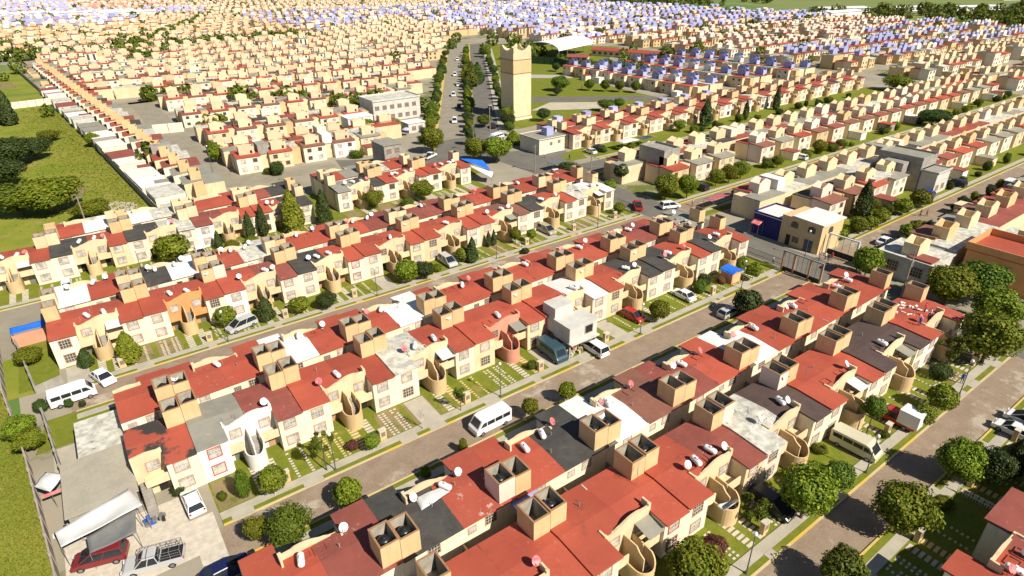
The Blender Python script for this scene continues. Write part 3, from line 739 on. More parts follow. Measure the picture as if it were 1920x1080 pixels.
farzone(-55, 190, 556, 1620, leftfar)
farzone(190, 520, 1240, 1620, lambda x, v: ('C', random.choice(['tan', 'rose', 'tan']), 'cream'))
def vis(h):
    px, py, z = frame_px(h['x'], h['y']); return -70 < px < 1990 and -70 < py < 1130
EXCL = [(90, 114, 210, 232), (92, 104, 186, 202), (74, 91, 198, 215), (66, 76, 148, 168), (112, 121, 34, 45), (226, 312, 252, 345)]
def free(h):
    cx = h['x']+4.6*math.cos(h['rz'])-4*math.sin(h['rz']); cy = h['y']+4.6*math.sin(h['rz'])+4*math.cos(h['rz'])
    return not any(a < cx < b and c < cy < d for a, b, c, d in EXCL)
HOUSES = [h for h in HOUSES if free(h)]; FAR = [h for h in FAR if free(h)]
HOUSES = [h for h in HOUSES if vis(h)]; FAR = [h for h in FAR if vis(h)]
def dist(h): return math.hypot(h['x'], h['y'])
HOUSES.sort(key=dist)
REST = HOUSES[296:]+FAR; HOUSES = HOUSES[:296]
KN = dict(B='gable-towered', C='box-towered', P='arch-towered')
for h in HOUSES:
    k = h['kind']; rr = random.Random(int(h['x']*31+h['y']*17)); w = rr.choice(WALLS[k]); d = dist(h)
    tw = h['tower'] or ('tan' if k == 'C' and rr.random() < .8 else 'cream' if rr.random() < .8 else rr.choice(['pale', 'rose', 'ochre']))
    if tw == 'purple' and rr.random() < .2: tw = rr.choice(['white_wall', 'pale', 'purple'])
    wn = dict(pale='pale', cream='cream', rose='rosy', ochre='ochre', white_wall='white')[w]
    R = thing('duplex_house', f'{wn} {KN[k]} duplex house, {ordn(h["i"])} house, {h["where"]}', 'house', (h['x'], h['y'], 0), h['rz'], 'duplex houses with roof towers')
    anx = rr.random() < (.55 if k == 'C' else .25)
    for n, me in DM[k].items():
        if 'annexe' in n and not anx: continue
        mt = dict(front_annexe=rr.choice(['pale', 'cream', 'white_wall', 'concrete']), annexe_roof=rr.choice(['red', 'grey', 'white', 'tan', 'red_old']), front_wall=w, side_wall=rr.choice(['ochre', 'cream']), rear_wall='cream', roof=rr.choice(['red', 'red', 'red', 'red_old', 'brown', 'grey']), rear_roof=rr.choice(['grey', 'grey', 'red_old', 'stain_white', 'red', 'black']), roof_tower=tw)[n]
        o = ob(n, me, R, mt)
        if n == 'roof_tower': ob('hatch', DHATCH, o, None, (4.6, 3.0 if k != 'C' else 1.8, 5.05))
    near = d < 210
    if abs(math.cos(h['rz'])) < .5 or math.cos(h['rz']) > 0:
        for x in (1.8, 4.9):
            for z in (.75, 2.95): add_window(R, x, 0, z, 0, .85, rr.choice(['pane', 'pane', 'pane_dark']), 'trim', False, near)
    if rr.random() < .2 and near: ob('extension', cm('dext', lambda: G().box(6.4, 9.2, 1.6, 6.5, 4.4, 7.0).mesh('extension', ('concrete',))), R, rr.choice(['concrete', 'white_wall', 'pale']))
# the rest: one object of stuff for each colouring
def template(kind, win=True, anx=False):
    V = []; F = []; Mi = []
    order = ['front_wall', 'side_wall', 'rear_wall', 'roof', 'rear_roof', 'roof_tower']
    slot = dict(front_wall=0, side_wall=1, rear_wall=1, roof=2, rear_roof=3, roof_tower=4)
    if anx: order += ['front_annexe', 'annexe_roof']; slot.update(front_annexe=1, annexe_roof=3)
    for n in order:
        g = DG[kind][n][0]; o = len(V); V += g.v
        for f in g.f: F.append(tuple(q+o for q in f)); Mi.append(slot[n])
    if win:
        g = G()
        for x in (1.8, 4.9):
            for z in (.75, 2.95): g.box(x-.6, x+.6, -.05, .02, z, z+1.1)
        g.box(4.3, 4.9, (3.0 if kind != 'C' else 1.8)-.03, (3.0 if kind != 'C' else 1.8)+.02, 5.1, 5.8)
        o = len(V); V += g.v
        for f in g.f: F.append(tuple(q+o for q in f)); Mi.append(5)
    return np.array(V), F, Mi
groups = {}
for h in REST:
    rr = random.Random(int(h['x']*13+h['y']*7))
    tw = h.get('tower') or ('tan' if rr.random() < .8 else 'cream')
    if tw == 'cream' and h['kind'] == 'C' and rr.random() < .75: tw = 'tan'
    if tw == 'purple' and rr.random() < .30: tw = rr.choice(['white_wall', 'cream', 'rose']); w = h.get('wall') or rr.choice(WALLS[h['kind']])
    roof = rr.choice(['red', 'red', 'red', 'red', 'red_old', 'grey', 'stain_white']); rear = rr.choice(['grey', 'grey', 'red_old', 'stain_white', 'concrete'])
    groups.setdefault((h['kind'], w, tw), []).append((h, roof, rear))
SLOTR = ['red', 'red_old', 'grey', 'stain_white', 'concrete']
for (kind, w, tw), hs in groups.items():
    mats_ = [w, 'ochre' if w != 'rose' else 'rose', tw, 'pane_dark']+SLOTR
    Vs = []; Fs = []; Ms = []; off = 0
    tv = {(a, b): template(kind, a, b) for a in (True, False) for b in (True, False)}
    for h, roof, rear in hs:
        V, F, Mi = tv[dist(h) < 620, random.random() < .45]
        c, s = math.cos(h['rz']), math.sin(h['rz']); q = V.copy()
        q[:, 0] = V[:, 0]*c-V[:, 1]*s+h['x']; q[:, 1] = V[:, 0]*s+V[:, 1]*c+h['y']
        q[:, 2] *= random.uniform(.92, 1.08); u_ = random.random()
        if u_ < .07: q[:, 2] = np.minimum(q[:, 2], 5.0)
        elif u_ < .13: q[:, 2] = np.where(q[:, 2] > 4, q[:, 2]+2.3, q[:, 2])
        Vs.append(q); Fs += [tuple(i+off for i in f) for f in F]; off += len(V)
        mp = {0: 0, 1: 1, 2: 4+SLOTR.index(roof), 3: 4+SLOTR.index(rear), 4: 2, 5: 3}
        Ms += [mp[i] for i in Mi]
    me = bpy.data.meshes.new('distant_houses'); me.from_pydata(np.concatenate(Vs).tolist(), [], Fs)
    for q in mats_: me.materials.append(M[q])
    me.polygons.foreach_set('material_index', Ms)
    struct(ob('distant_houses', me), 'stuff', 'far rows of small houses with roof towers')
# ------------------------------------------------------------ trees and shrubs
def quads(P, N, S, name, mt):
    """leaf-sized quads at points P, facing roughly N"""
    n = len(P); a = rng.normal(size=(n, 3)); N = N+rng.normal(size=(n, 3))*.55; N /= np.linalg.norm(N, axis=1)[:, None]
    t = np.cross(N, a); t /= np.linalg.norm(t, axis=1)[:, None]+1e-9; b = np.cross(N, t); S = S[:, None]
    V = np.stack([P-t*S-b*S*.7, P+t*S-b*S*.7, P+t*S*.6+b*S*.9, P-t*S*.6+b*S*.9], 1).reshape(-1, 3)
    me = bpy.data.meshes.new(name); me.from_pydata(V.tolist(), [], np.arange(4*n).reshape(n, 4).tolist()); me.materials.append(M[mt]); return me
def sph(n):
    a = rng.normal(size=(n, 3)); return a/np.linalg.norm(a, axis=1)[:, None]
def crown_round(n=2400, leaf=.068):   # unit radius, clipped street tree
    d = sph(n); bump = 1+.08*np.sin(d[:, 0]*5+d[:, 1]*4)+.07*np.sin(d[:, 2]*7+d[:, 1]*3)
    r = (.80+.24*rng.random(n)**.6)*bump; r[rng.random(n) < .12] *= .8
    P = d*r[:, None]; P[:, 2] *= .92
    return quads(P, d, leaf*(.6+.8*rng.random(n)), 'crown', 'leaf_bright')
def crown_tree(n=9000, leaf=.038, k=24):
    cs = sph(k)*(.42+.36*rng.random(k))[:, None]; cs[:, 2] = cs[:, 2]*.8+.05; rs = .22+.22*rng.random(k)
    i = rng.integers(0, k, n); d = sph(n); P = cs[i]+d*(rs[i]*(.72+.36*rng.random(n)))[:, None]
    j = rng.random(n) < .26; e = sph(n); q = e*(.62+.24*rng.random(n))[:, None]*(1+.10*np.sin(e[:, :1]*6+e[:, 2:]*5)); P = np.where(j[:, None], q, P); d = np.where(j[:, None], e, d)
    return quads(P, d*.7+P*.6, leaf*(.55+.9*rng.random(n)), 'crown', 'leaf_mid')
def crown_loose(n=1800, leaf=.05, k=14):
    cs = sph(k)*(.4+.45*rng.random(k))[:, None]; rs = .16+.2*rng.random(k)
    i = rng.integers(0, k, n); d = sph(n); P = cs[i]+d*(rs[i]*rng.random(n)**.4)[:, None]
    return quads(P, d*.5+P*.5, leaf*(.5+.9*rng.random(n)), 'crown', 'leaf_mid')
def crown_cypress(n=2800, leaf=.065):   # unit radius at base, unit height
    z = rng.random(n)**.85; th = rng.random(n)*2*PI
    pr = np.interp(z, [0, .08, .3, .6, .85, 1], [.55, .95, 1, .75, .38, .05])*(.82+.3*rng.random(n))*(1+.12*np.sin(3*th+9*z))
    P = np.stack([pr*np.cos(th), pr*np.sin(th), z], 1); N = np.stack([np.cos(th), np.sin(th), .5+0*z], 1)
    V = quads(P*np.array([1, 1, 4.0]), N, leaf*1.5*(.6+.8*rng.random(n)), 'crown', 'leaf_dark'); return V   # height 4
CR = dict(r=[crown_round() for _ in range(4)], t=[crown_tree() for _ in range(5)], l=[crown_loose() for _ in range(3)], c=[crown_cypress() for _ in range(3)])
def trunk_mesh(i):
    g = G(); rr = random.Random(i); p = Vector((0, 0, 0)); r = .075
    for k in range(3):
        q = p+Vector((rr.uniform(-.05, .05), rr.uniform(-.05, .05), .34)); g.tube(p, q, r, r*.82, 7); p = q; r *= .82
    for k in range(5):
        a = k*1.26+rr.random(); g.tube(p-Vector((0, 0, .12)), p+Vector((.34*math.cos(a), .34*math.sin(a), .28+.2*rr.random())), r*.6, r*.2, 5)
    return g.mesh('trunk', ('bark',))
TR = [trunk_mesh(i) for i in range(3)]
def tree(kind, x, y, r, h, label, name, group, leaf=None, z0=.03, bark='bark', cat='tree'):
    R = thing(name, label, cat, (x, y, z0), random.random()*6.28, group)
    if kind == 'c':
        ob('trunk', cm('ctr', lambda: G().tube((0, 0, 0), (0, 0, 1), .10, .07, 7).mesh('trunk', ('bark',))), R, None, (0, 0, 0), 0, (1, 1, h*.5))
        ob('crown', random.choice(CR['c']), R, leaf or 'leaf_dark', (0, 0, .25), 0, (r, r, (h-.25)/4))
    else:
        hc = min(r*2.0, h*.86); zc = h-hc/2
        tr = zc*1.0
        ob('trunk', random.choice(TR), R, bark, (0, 0, 0), 0, (max(.8, r*.75), max(.8, r*.75), tr/1.05))
        ob('crown', random.choice(CR[kind]), R, leaf or ('leaf_bright' if kind == 'r' or (kind == 't' and random.random() < .8) else 'leaf_mid'), (0, 0, zc), random.random()*6, (r, r, hc/2))
    return R
T_ = [('r',13.1,48.6-.4,1.4,3.5,'beside red roof on near kerb of middle street, left'),('r',36.8,48.1,1.0,3.1,'on near kerb behind the white minibus'),('r',42.6,47.9,1.1,3.1,'on near kerb right of the white minibus'),('r',79.5,47.6,2.1,4.8,'over dark car on the middle street'),('r',7.3,54.4,1.4,3.8,'on verge before the white stair tower'),('l',13.1,54.6,1.6,5.8,'slim open tree by lamp post, middle street'),('r',18.7,54.5,0.9,2.4,'by the red flower bush, middle street'),('l',30.7,54.6,1.0,4.2,'brownish open tree on middle street verge'),('t',6.7,47.0,2.2,4.6,'dense olive tree at left end of middle street'),('t',4.2,49.2,1.3,3.2,'dry bush tree beside the olive tree'),('r',67.2,54.7,1.5,4.0,'behind the red hatchback on middle street'),('r',91.4,54.6,1.3,3.6,'on pavement beside the first gate'),
('t',49.5,19.4,3.0,7.2,'largest tree on the right street verge'),('t',54.4,18.9,1.8,5.2,'attached right of the largest verge tree'),('t',55.1,12.9,2.8,6.4,'across the road from the largest verge tree'),('t',67.2,12.6,2.5,5.6,'opposite the cream van'),('r',73.9,12.9,0.8,1.7,'tiny ball beside the right street'),('r',73.8,18.9,1.3,3.4,'behind the white box truck'),('t',44.7,12.9,2.2,4.9,'cut by the lower edge, right street'),('r',78.7,18.9,1.6,3.9,'above the box truck on right street'),('t',34.5,20.6,3.0,5.0,'yard tree at bottom edge'),('t',67.5,22.0,1.5,5.6,'tall bush left of the red truck'),('l',45.0,22.2,1.7,3.6,'loose bush in front of the black suv'),('t',69.9,10.2,2.1,4.9,'dark shaded yard tree, far right'),('c',73.1,9.4,1.0,5.0,'shaded cypress at far right'),
('t',108.8,30.5,4.3,7.2,'left one of the corner trees'),('t',114.6,28.3,4.4,7.2,'middle one of the corner trees'),('t',106.6,23.0,4.0,6.6,'lower one of the corner trees'),('t',95.0,20.0,4.4,8.4,'big round tree at end of right street'),('l',90.6,22.6,2.0,5.0,'pale open tree by last house, right street'),('r',108.8,43.6,2.4,5.8,'beside the white gate frame'),('r',132.1,47.6,1.2,3.3,'left ball tree by parked white sedan'),('r',135.2,47.2,1.2,3.5,'right ball tree by parked white sedan'),('r',119.6,55.2,2.1,3.9,'at corner of the arched building'),('r',127.9,54.8,1.7,3.3,'second past the arched building'),('r',131.6,54.4,1.5,3.1,'third past the arched building'),('r',136.2,54.6,1.7,3.4,'fourth past the arched building'),('r',145.9,54.6,2.0,3.7,'fifth past the arched building'),('r',154.0,54.4,2.2,4.1,'sixth past the arched building'),('c',136.5,58.8,1.7,8.5,'dark cypress in yard beyond arched building'),('t',139.6,58.2,1.5,4.5,'yellow bush beside the dark cypress'),
('t',112.2,93.5,3.2,6.6,'left of two trees at the cross street corner'),('t',116.6,90.6,2.7,6.5,'right of two trees at the cross street corner'),('r',112.7,109.0,1.8,5.1,'street tree below the dark concrete house'),('r',101.5,101.4,1.4,5.0,'at the end wall of pale roofed house'),('t',103.0,117.9,3.4,5.7,'dark tree by the bus shelter'),('t',97.8,144.0,4.4,8.2,'large right tree at the junction'),('t',93.4,148.0,3.6,7.8,'large left tree at the junction'),('t',88.6,164.6,4.2,8.2,'tree at foot of the avenue'),('t',89.5,196.0,4.2,5.4,'wide tree by the white corner shop'),('t',82.5,201.0,4.0,5.4,'wide tree left of the corner shop'),
('c',25.2,129.4,0.9,6.0,'first slim cypress from left, court road'),('c',27.9,129.2,1.0,7.0,'second slim cypress, court road'),('c',33.8,127.6,2.2,9.4,'fat bright cypress, court road'),('c',40.6,127.6,1.5,8.0,'dark cypress by the grass lot'),('c',18.5,127.6,.7,4.0,'short slim cypress, court road'),('c',-1.6,92.6,1.4,5.0,'bright conifer in yard, narrow lane'),('c',-6.9,94.9,0.9,3.0,'clipped dark shrub by end house, narrow lane'),('r',10.2,126.6,3.0,5.4,'wide round tree before court road row'),('r',12.1,94.4,1.5,3.6,'beside the silver minivan'),('c',17.8,92.8,1.2,4.2,'clipped cone right of the silver minivan'),('r',23.0,92.2,1.6,2.6,'low wide bush, narrow lane'),('t',27.0,90.8,2.0,3.0,'dark low bush on narrow lane verge'),('r',42.1,91.4,2.0,4.2,'yard tree at mid lane'),('t',45.2,90.6,2.1,3.5,'darker yard tree at mid lane'),('c',55.9,91.2,1.0,5.2,'slim dark cypress by grey wagon'),('r',54.6,92.8,1.3,2.8,'small tree by grey wagon'),('r',70.8,92.2,1.0,2.9,'small tree by walking person'),('c',62.4,95.4,0.5,3.5,'left of twin thin cypresses'),('c',63.7,95.4,0.5,3.5,'right of twin thin cypresses'),('t',67.6,93.4,1.4,3.6,'tree before stair tower, narrow lane'),('r',96.4,93.0,1.2,2.8,'last tree at right end of lane'),
('t',-7.9,173.7,8.0,9.0,'biggest tree of the meadow clump'),('t',-13.5,176,6.2,8.0,'left tree of the meadow clump'),('t',-0.2,163.4,4.4,4.5,'low bush right of meadow clump'),('t',-14.9,226.3,6.4,9.2,'dark tree at left edge'),('t',-9.5,232.6,5.4,7.2,'dark tree near left edge'),('t',-17,205,6.4,8.2,'lower dark tree at left edge'),('c',-16.0,296.0,2.4,13.4,'tallest cypress by left edge'),('c',-18.6,300,2.0,11,'shorter cypress by left edge'),('t',6.0,239.0,2.6,4.8,'round tree against boundary wall'),('t',-5.3,257.4,3.6,4.0,'meadow bush far left'),('t',-14.4,81.3,1.9,3.6,'leafy hedge along the yard wall'),('t',-13.6,78.4,1.8,3.2,'lower end of leafy yard hedge'),('t',-13.4,100.5,2.0,2.8,'bush in the walled garden, left'),
('c',181.4,137.0,2.0,9.1,'twin cypress before the long row'),('c',224.4,137.8,1.2,9.1,'thin cypress at mid long row'),('c',205,137.4,1.0,6,'short cypress before long row'),('t',300.9,128.9,7.0,6.7,'large far tree at long row end'),('t',241.2,89.0,5.4,6.0,'large dark tree in right rows'),('t',168.1,137.0,2.4,4.5,'shrubby tree before long row'),('r',179.1,93.6,2.0,4.1,'ball tree before yellow duplex row'),('t',53.6,130.0,2.6,5.0,'left yard tree, row with blue awning'),('t',65.3,128.1,2.8,5.6,'yard tree, row with blue awning'),('t',129.8,92.4,2.2,5.0,'first street tree, lane extension'),('t',134.5,92.0,2.4,5.2,'second street tree, lane extension'),('t',139.9,92.4,2.6,5.2,'third street tree, lane extension'),('t',156,92.2,1.8,4,'fourth street tree, lane extension'),('r',33.8,196,2.4,5,'tree by lane end wall')]
for k, x, y, r, h, lb in T_:
    yel = any(w in lb for w in ('bright', 'yellow')); drk = any(w in lb for w in ('dark', 'shaded'))
    nm = {'r': 'clipped_tree', 't': 'leafy_tree', 'l': 'open_tree', 'c': 'cypress_tree'}[k]
    pre = {'r': 'round clipped tree, ', 't': 'leafy green tree, ', 'l': 'thin tree, ', 'c': 'cypress, '}[k]
    tree(k, x, y, r, h, pre+lb, nm, 'trees and shrubs of the near streets', 'leaf_yellow' if yel else 'leaf_dark' if drk else None, bark='bark_white' if k == 'r' else 'bark')
# avenue trees
i = 0
for s in range(8, 250, 8):
    for t, side in ((7.2, 'median'), (20.8, 'park kerb'), (-6.2, 'left kerb')):
        if random.random() < .86:
            x, y = av(s+random.uniform(-2, 2), t+random.uniform(-.4, .4)); r = random.uniform(1.5, 2.8)
            tree('t' if random.random() < .75 else 'c', x, y, r, random.uniform(3.6, 6.0), f'avenue tree on the {side}, {ordn(s//8-1)} from the junction', 'avenue_tree', 'trees along the avenue', random.choice(['leaf_mid', 'leaf_bright', 'leaf_dark']))
PK = [(186, 222, 4.6, 7, 'big round tree beside park road'), (178, 214, 2.4, 4, 'small tree beside park road'), (197, 214, 2.6, 5.4, 'first of park road row'), (201, 208, 2.6, 5.4, 'second of park road row'), (205, 203, 2.6, 5.4, 'third of park road row'), (209, 197, 2.6, 5.4, 'fourth of park road row'), (172, 177, 3.6, 4.8, 'tree below the sand court'), (180, 178, 2.6, 4, 'small tree below the sand court'), (152, 214, 2.6, 5, 'tree behind the water tower'), (168, 262, 3.0, 10, 'tall conifer in the park'), (162, 258, 3.2, 11, 'tallest conifer in the park'), (240, 262, 3.4, 6, 'tree at school fence'), (248, 256, 3.4, 6, 'second tree at school fence'), (142, 178, 2.8, 5, 'tree at right foot of water tower'), (126, 178, 3.0, 5, 'tree at left foot of water tower'), (120, 184, 3.0, 4.6, 'bush left of water tower'), (236, 330, 3.6, 7, 'tree at park top'), (226, 344, 3.6, 7, 'second tree at park top'), (212, 300, 2.6, 6, 'tree at mid park'), (222, 268, 2.6, 5, 'tree by park path')]
for x, y, r, h, lb in PK: tree('c' if 'conifer' in lb else 't', x, y, r, h, 'leafy park tree, '+lb if 'conifer' not in lb else lb, 'park_tree', 'trees of the park', random.choice(['leaf_mid', 'leaf_dark']))
# bushes between the right-hand rows, and shrubs in the yards
def bush(x, y, r, h, label, leaf):
    o = ob('shrub', random.choice(CR['t']), None, leaf, (x, y, h*.45), random.random()*6, (r, r, h*.55)); return tag(o, label, 'shrub', 'shrubs')
n = 0
for v, lb, x0, x1, dx in ((55.4, 'verge by arched building', 122, 320, 4.2), (91.8, 'verge of the lane extension', 146, 320, 4.2), (131.5, 'verge before the long row', 130, 300, 5), (82.4, 'near verge of the lane extension', 116, 320, 5), (46.2, 'near verge past the white gate', 130, 320, 5)):
    x = x0
    while x < x1:
        if random.random() < .62: bush(x, v+random.uniform(-.6, 2.6), random.uniform(.8, 2.0), random.uniform(1.4, 3.4), f'leafy shrub, {ordn(n)} along {lb}', random.choice(['leaf_mid', 'leaf_bright', 'leaf_dark']))
        n += 1; x += dx*random.uniform(.6, 1.4)
    n = 0
SB = [(16.8, 56.2, .8, 1.3, 'leaf_flower', 'red flowering bush before pale house, middle street'), (43.6, 56.6, .8, 1.6, 'leaf_mid', 'green shrub beside the pink stair tower'), (80.5, 57.4, 1.2, 2.6, 'leaf_mid', 'shrub right of the white sedan'), (83.0, 58.6, 1.4, 2.6, 'leaf_dark', 'dark shrub by ochre stair tower, middle street'), (86.2, 57.4, 1.0, 1.6, 'leaf_flower', 'dark red shrub by the booth'), (93.6, 58.6, .9, 2.4, 'leaf_bright', 'left clipped shrub near first gate'), (95.2, 59.4, .9, 2.4, 'leaf_bright', 'right clipped shrub near first gate'), (2.6, 57.0, .5, 1.3, 'leaf_mid', 'narrow hedge right of the white hatchback'), (-1.0, 61.0, .9, 1.2, 'leaf_dark', 'shrub in front of white hatchback'), (4.6, 56.0, .85, 4.4, 'leaf_mid', 'tall grey-green conifer shrub, middle street'), (41.5, 47.6, .5, 1.2, 'leaf_yellow', 'tiny yellow shrub on near kerb'), (21.6, 47.2, .7, 1.5, 'leaf_yellow', 'yellow shrub on near kerb by black roof'), (27.0, 48.0, .6, 2.3, 'leaf_yellow', 'yellow shrub beside white minibus'), (-2.6, 121.4, 1.4, 1.4, 'leaf_bright', 'low hedge on the court road verge'), (20.8, 126.4, 1.6, 2.0, 'leaf_bright', 'clipped hedge below cypresses'), (24.4, 126.2, 1.4, 1.8, 'leaf_bright', 'second clipped hedge below cypresses'), (60.5, 127.0, 1.8, 2.4, 'leaf_mid', 'hedge before row with blue awning'), (48.8, 92.0, 1.0, 1.6, 'leaf_bright', 'shrub left of slim cypress, lane'), (66.5, 88.6, 1.0, 1.2, 'leaf_dark', 'dark low shrub on lane kerb'), (86.5, 22.0, 1.6, 2.2, 'leaf_dark', 'dark shrub by the last right street lawn'), (39.0, 22.0, 1.3, 2.2, 'leaf_flower', 'flowering bush at the bottom edge'), (60.0, 23.6, .9, 1.2, 'leaf_bright', 'small shrub left of the cream van'), (68.6, 20.4, .6, .9, 'leaf_mid', 'tiny bush by cream van tail'), (62.5, 11.6, 1.0, 1.5, 'leaf_yellow', 'shaded yard shrub by white fence'), (-9.6, 85.6, .6, 1.4, 'leaf_dark', 'square clipped hedge before court van'), (-8.2, 84.7, .5, 1.0, 'leaf_dark', 'low clipped hedge before court van'), (-12.6, 86.6, .9, 2.0, 'leaf_dark', 'dark bush left of court van')]
for x, y, r, h, lf, lb in SB: bush(x, y, r, h, lb, lf)
for k in range(34):
    a = random.uniform(34, 120); b = 177.5+36*random.randrange(0, 5)-random.uniform(3, 11)
    if avt(a, b) > -10: continue
    bush(a, b, random.uniform(1.2, 2.6), random.uniform(2, 5), f'{ordn(k)} shrub in lanes of the dense left block', random.choice(['leaf_mid', 'leaf_dark', 'leaf_bright']))
# bare tree on the middle street
R = thing('bare_tree', 'bare pale branched tree on middle street verge', 'tree', (25.2, 54.3, .03), .3)
def bare():
    g = G(); rr = random.Random(3)
    def br(p, d, l, r, k):
        q = p+d*l; g.tube(p, q, r, r*.7, 5)
        if k:
            for _ in range(3): br(q, (d+Vector((rr.uniform(-.8, .8), rr.uniform(-.8, .8), rr.uniform(-.1, .5)))).normalized(), l*.68, r*.62, k-1)
    br(Vector((0, 0, 0)), Vector((0, 0, 1)), 1.2, .07, 4); return g.mesh('trunk', ('bark_white',))
ob('trunk', bare(), R)
# greenery of the far town and country: one object of stuff
def far_trees(pts, name, mt, label, lo=2.0, hi=4.6):
    P = []; N = []; S = []
    for x, y in pts:
        r = random.uniform(lo, hi); n = 110; d = sph(n); q = d*np.array([r, r, r*.95])*(.75+.35*rng.random((n, 1)))+np.array([x, y, r*.95]); P.append(q); N.append(d); S.append(np.full(n, r*.19))
    me = quads(np.concatenate(P), np.concatenate(N), np.concatenate(S)*(.7+.6*rng.random(sum(map(len, S)))), name, mt); struct(ob(name, me), 'stuff', label)
pts = []
for _ in range(2600):
    x, y = random.uniform(-60, 660), random.uniform(200, 1600)
    if not vis(dict(x=x, y=y)): continue
    if x < 230 and y < 330 and avt(x, y) > -8: continue
    if y < 530 and avt(x, y) < -8 and random.random() < .8: continue
    if random.random() < .34: pts.append((x, y))
for k in range(60): pts.append((random.uniform(40, 62)+k*.0, random.uniform(430, 600)))
for k in range(70): pts.append((-40+k*3.2, 526+random.uniform(-4, 4)))
for k in range(50): t = k/50; pts.append((60+120*t, 545+330*t+random.uniform(-6, 6)))
for k in range(46): t = k/46; pts.append((34+t*86+random.uniform(-2, 2), 318-t*102+random.uniform(-2, 2)))
far_trees(pts, 'town_greenery', 'leaf_mid', 'scattered trees and bushes among the far houses')
pts = []
for _ in range(4200):
    x, y = random.uniform(660, 2600), random.uniform(180, 1700)
    if vis(dict(x=x, y=y)) and math.sin(x*.011)+math.sin(y*.017+x*.004)+random.uniform(-.5, .5) > .85: pts.append((x, y))
for _ in range(700):
    x, y = random.uniform(690, 1100), random.uniform(190, 330)
    if y < 175+.25*(x-640)+40: pts.append((x, y))
far_trees(pts, 'field_woods', 'leaf_mid', 'dark clumps of trees among the far fields', 3, 7)
# long grass tufts along the meadow wall and clump foliage in the meadow
P = []
for _ in range(26000):
    y = random.uniform(40, 112); x = np.interp(y, [20, 54.7, 75.2, 92.1, 112], [-11.4, -12.0, -14.0, -16.3, -17.5])-abs(random.gauss(0, 5))-.1
    P.append((x, y, .06))
for _ in range(9000):
    y = random.uniform(134, 330); x = np.interp(y, [134, 154, 219, 300], [13, 12.2, 7.3, 2])-abs(random.gauss(0, 9))-.1; P.append((x, y, .08))
P = np.array(P); n = len(P)
me = quads(P, np.tile([[.2, -.3, .9]], (n, 1)), np.where(P[:, 1] < 120, .045+.05*rng.random(n), .12+.16*rng.random(n)), 'grass_tufts', 'leaf_grass'); struct(ob('grass_tufts', me), 'stuff', 'rough grass tufts in the open meadow')
# ------------------------------------------------------------ vehicles and people
def slabprof(g, prof, w, ins=.10, m=0):
    n = len(prof); i = len(g.v); cx = sum(p[0] for p in prof)/n; cz = sum(p[1] for p in prof)/n
    for y, k in ((-w, .94), (-w+ins, 1), (w-ins, 1), (w, .94)):
        for x, z in prof: g.v.append((cx+(x-cx)*(k if k == 1 else .975), y, cz+(z-cz)*k))
    g.face(range(i, i+n), m); g.face(range(i+4*n-1, i+3*n-1, -1), m)
    for s in range(3):
        for k in range(n): a = i+s*n; g.face((a+k, a+n+k, a+n+(k+1) % n, a+(k+1) % n), m)
def frustum(g, b, t, wb, wt, zb, zt): # b,t: (x0,x1)
    g.hexa([(b[0], -wb, zb), (b[1], -wb, zb), (b[1], wb, zb), (b[0], wb, zb), (t[0], -wt, zt), (t[1], -wt, zt), (t[1], wt, zt), (t[0], wt, zt)])
SPEC = dict(
 sedan=dict(L=4.4, w=.86, body=[(-2.2, .3), (-2.2, .78), (-2.05, .92), (-1.3, .95), (.95, .93), (1.95, .78), (2.18, .62), (2.2, .3)], gh=((-1.75, 1.25), (-1.05, .45), .93, 1.42), wheels=(-1.35, 1.35)),
 hatch=dict(L=4.0, w=.84, body=[(-2.0, .3), (-2.02, .75), (-1.92, .95), (.95, .95), (1.75, .80), (1.98, .62), (2.0, .3)], gh=((-1.92, 1.3), (-1.55, .35), .95, 1.48), wheels=(-1.25, 1.28)),
 wagon=dict(L=4.7, w=.92, body=[(-2.35, .35), (-2.36, .85), (-2.25, 1.02), (1.1, 1.02), (2.05, .90), (2.33, .7), (2.35, .35)], gh=((-2.26, 1.6), (-2.0, .45), 1.02, 1.72), wheels=(-1.45, 1.5)),
 van=dict(L=5.2, w=.98, body=[(-2.6, .35), (-2.62, 2.0), (-2.5, 2.22), (1.3, 2.25), (1.75, 2.1), (2.4, 1.15), (2.6, .95), (2.62, .35)], gh=None, wheels=(-1.6, 1.75)),
 pickup=dict(L=5.3, w=.92, body=[(-2.65, .42), (-2.65, 1.0), (1.3, 1.02), (2.35, .95), (2.62, .75), (2.65, .42)], gh=((-.55, 1.5), (-.35, .75), 1.02, 1.70), wheels=(-1.6, 1.7)))
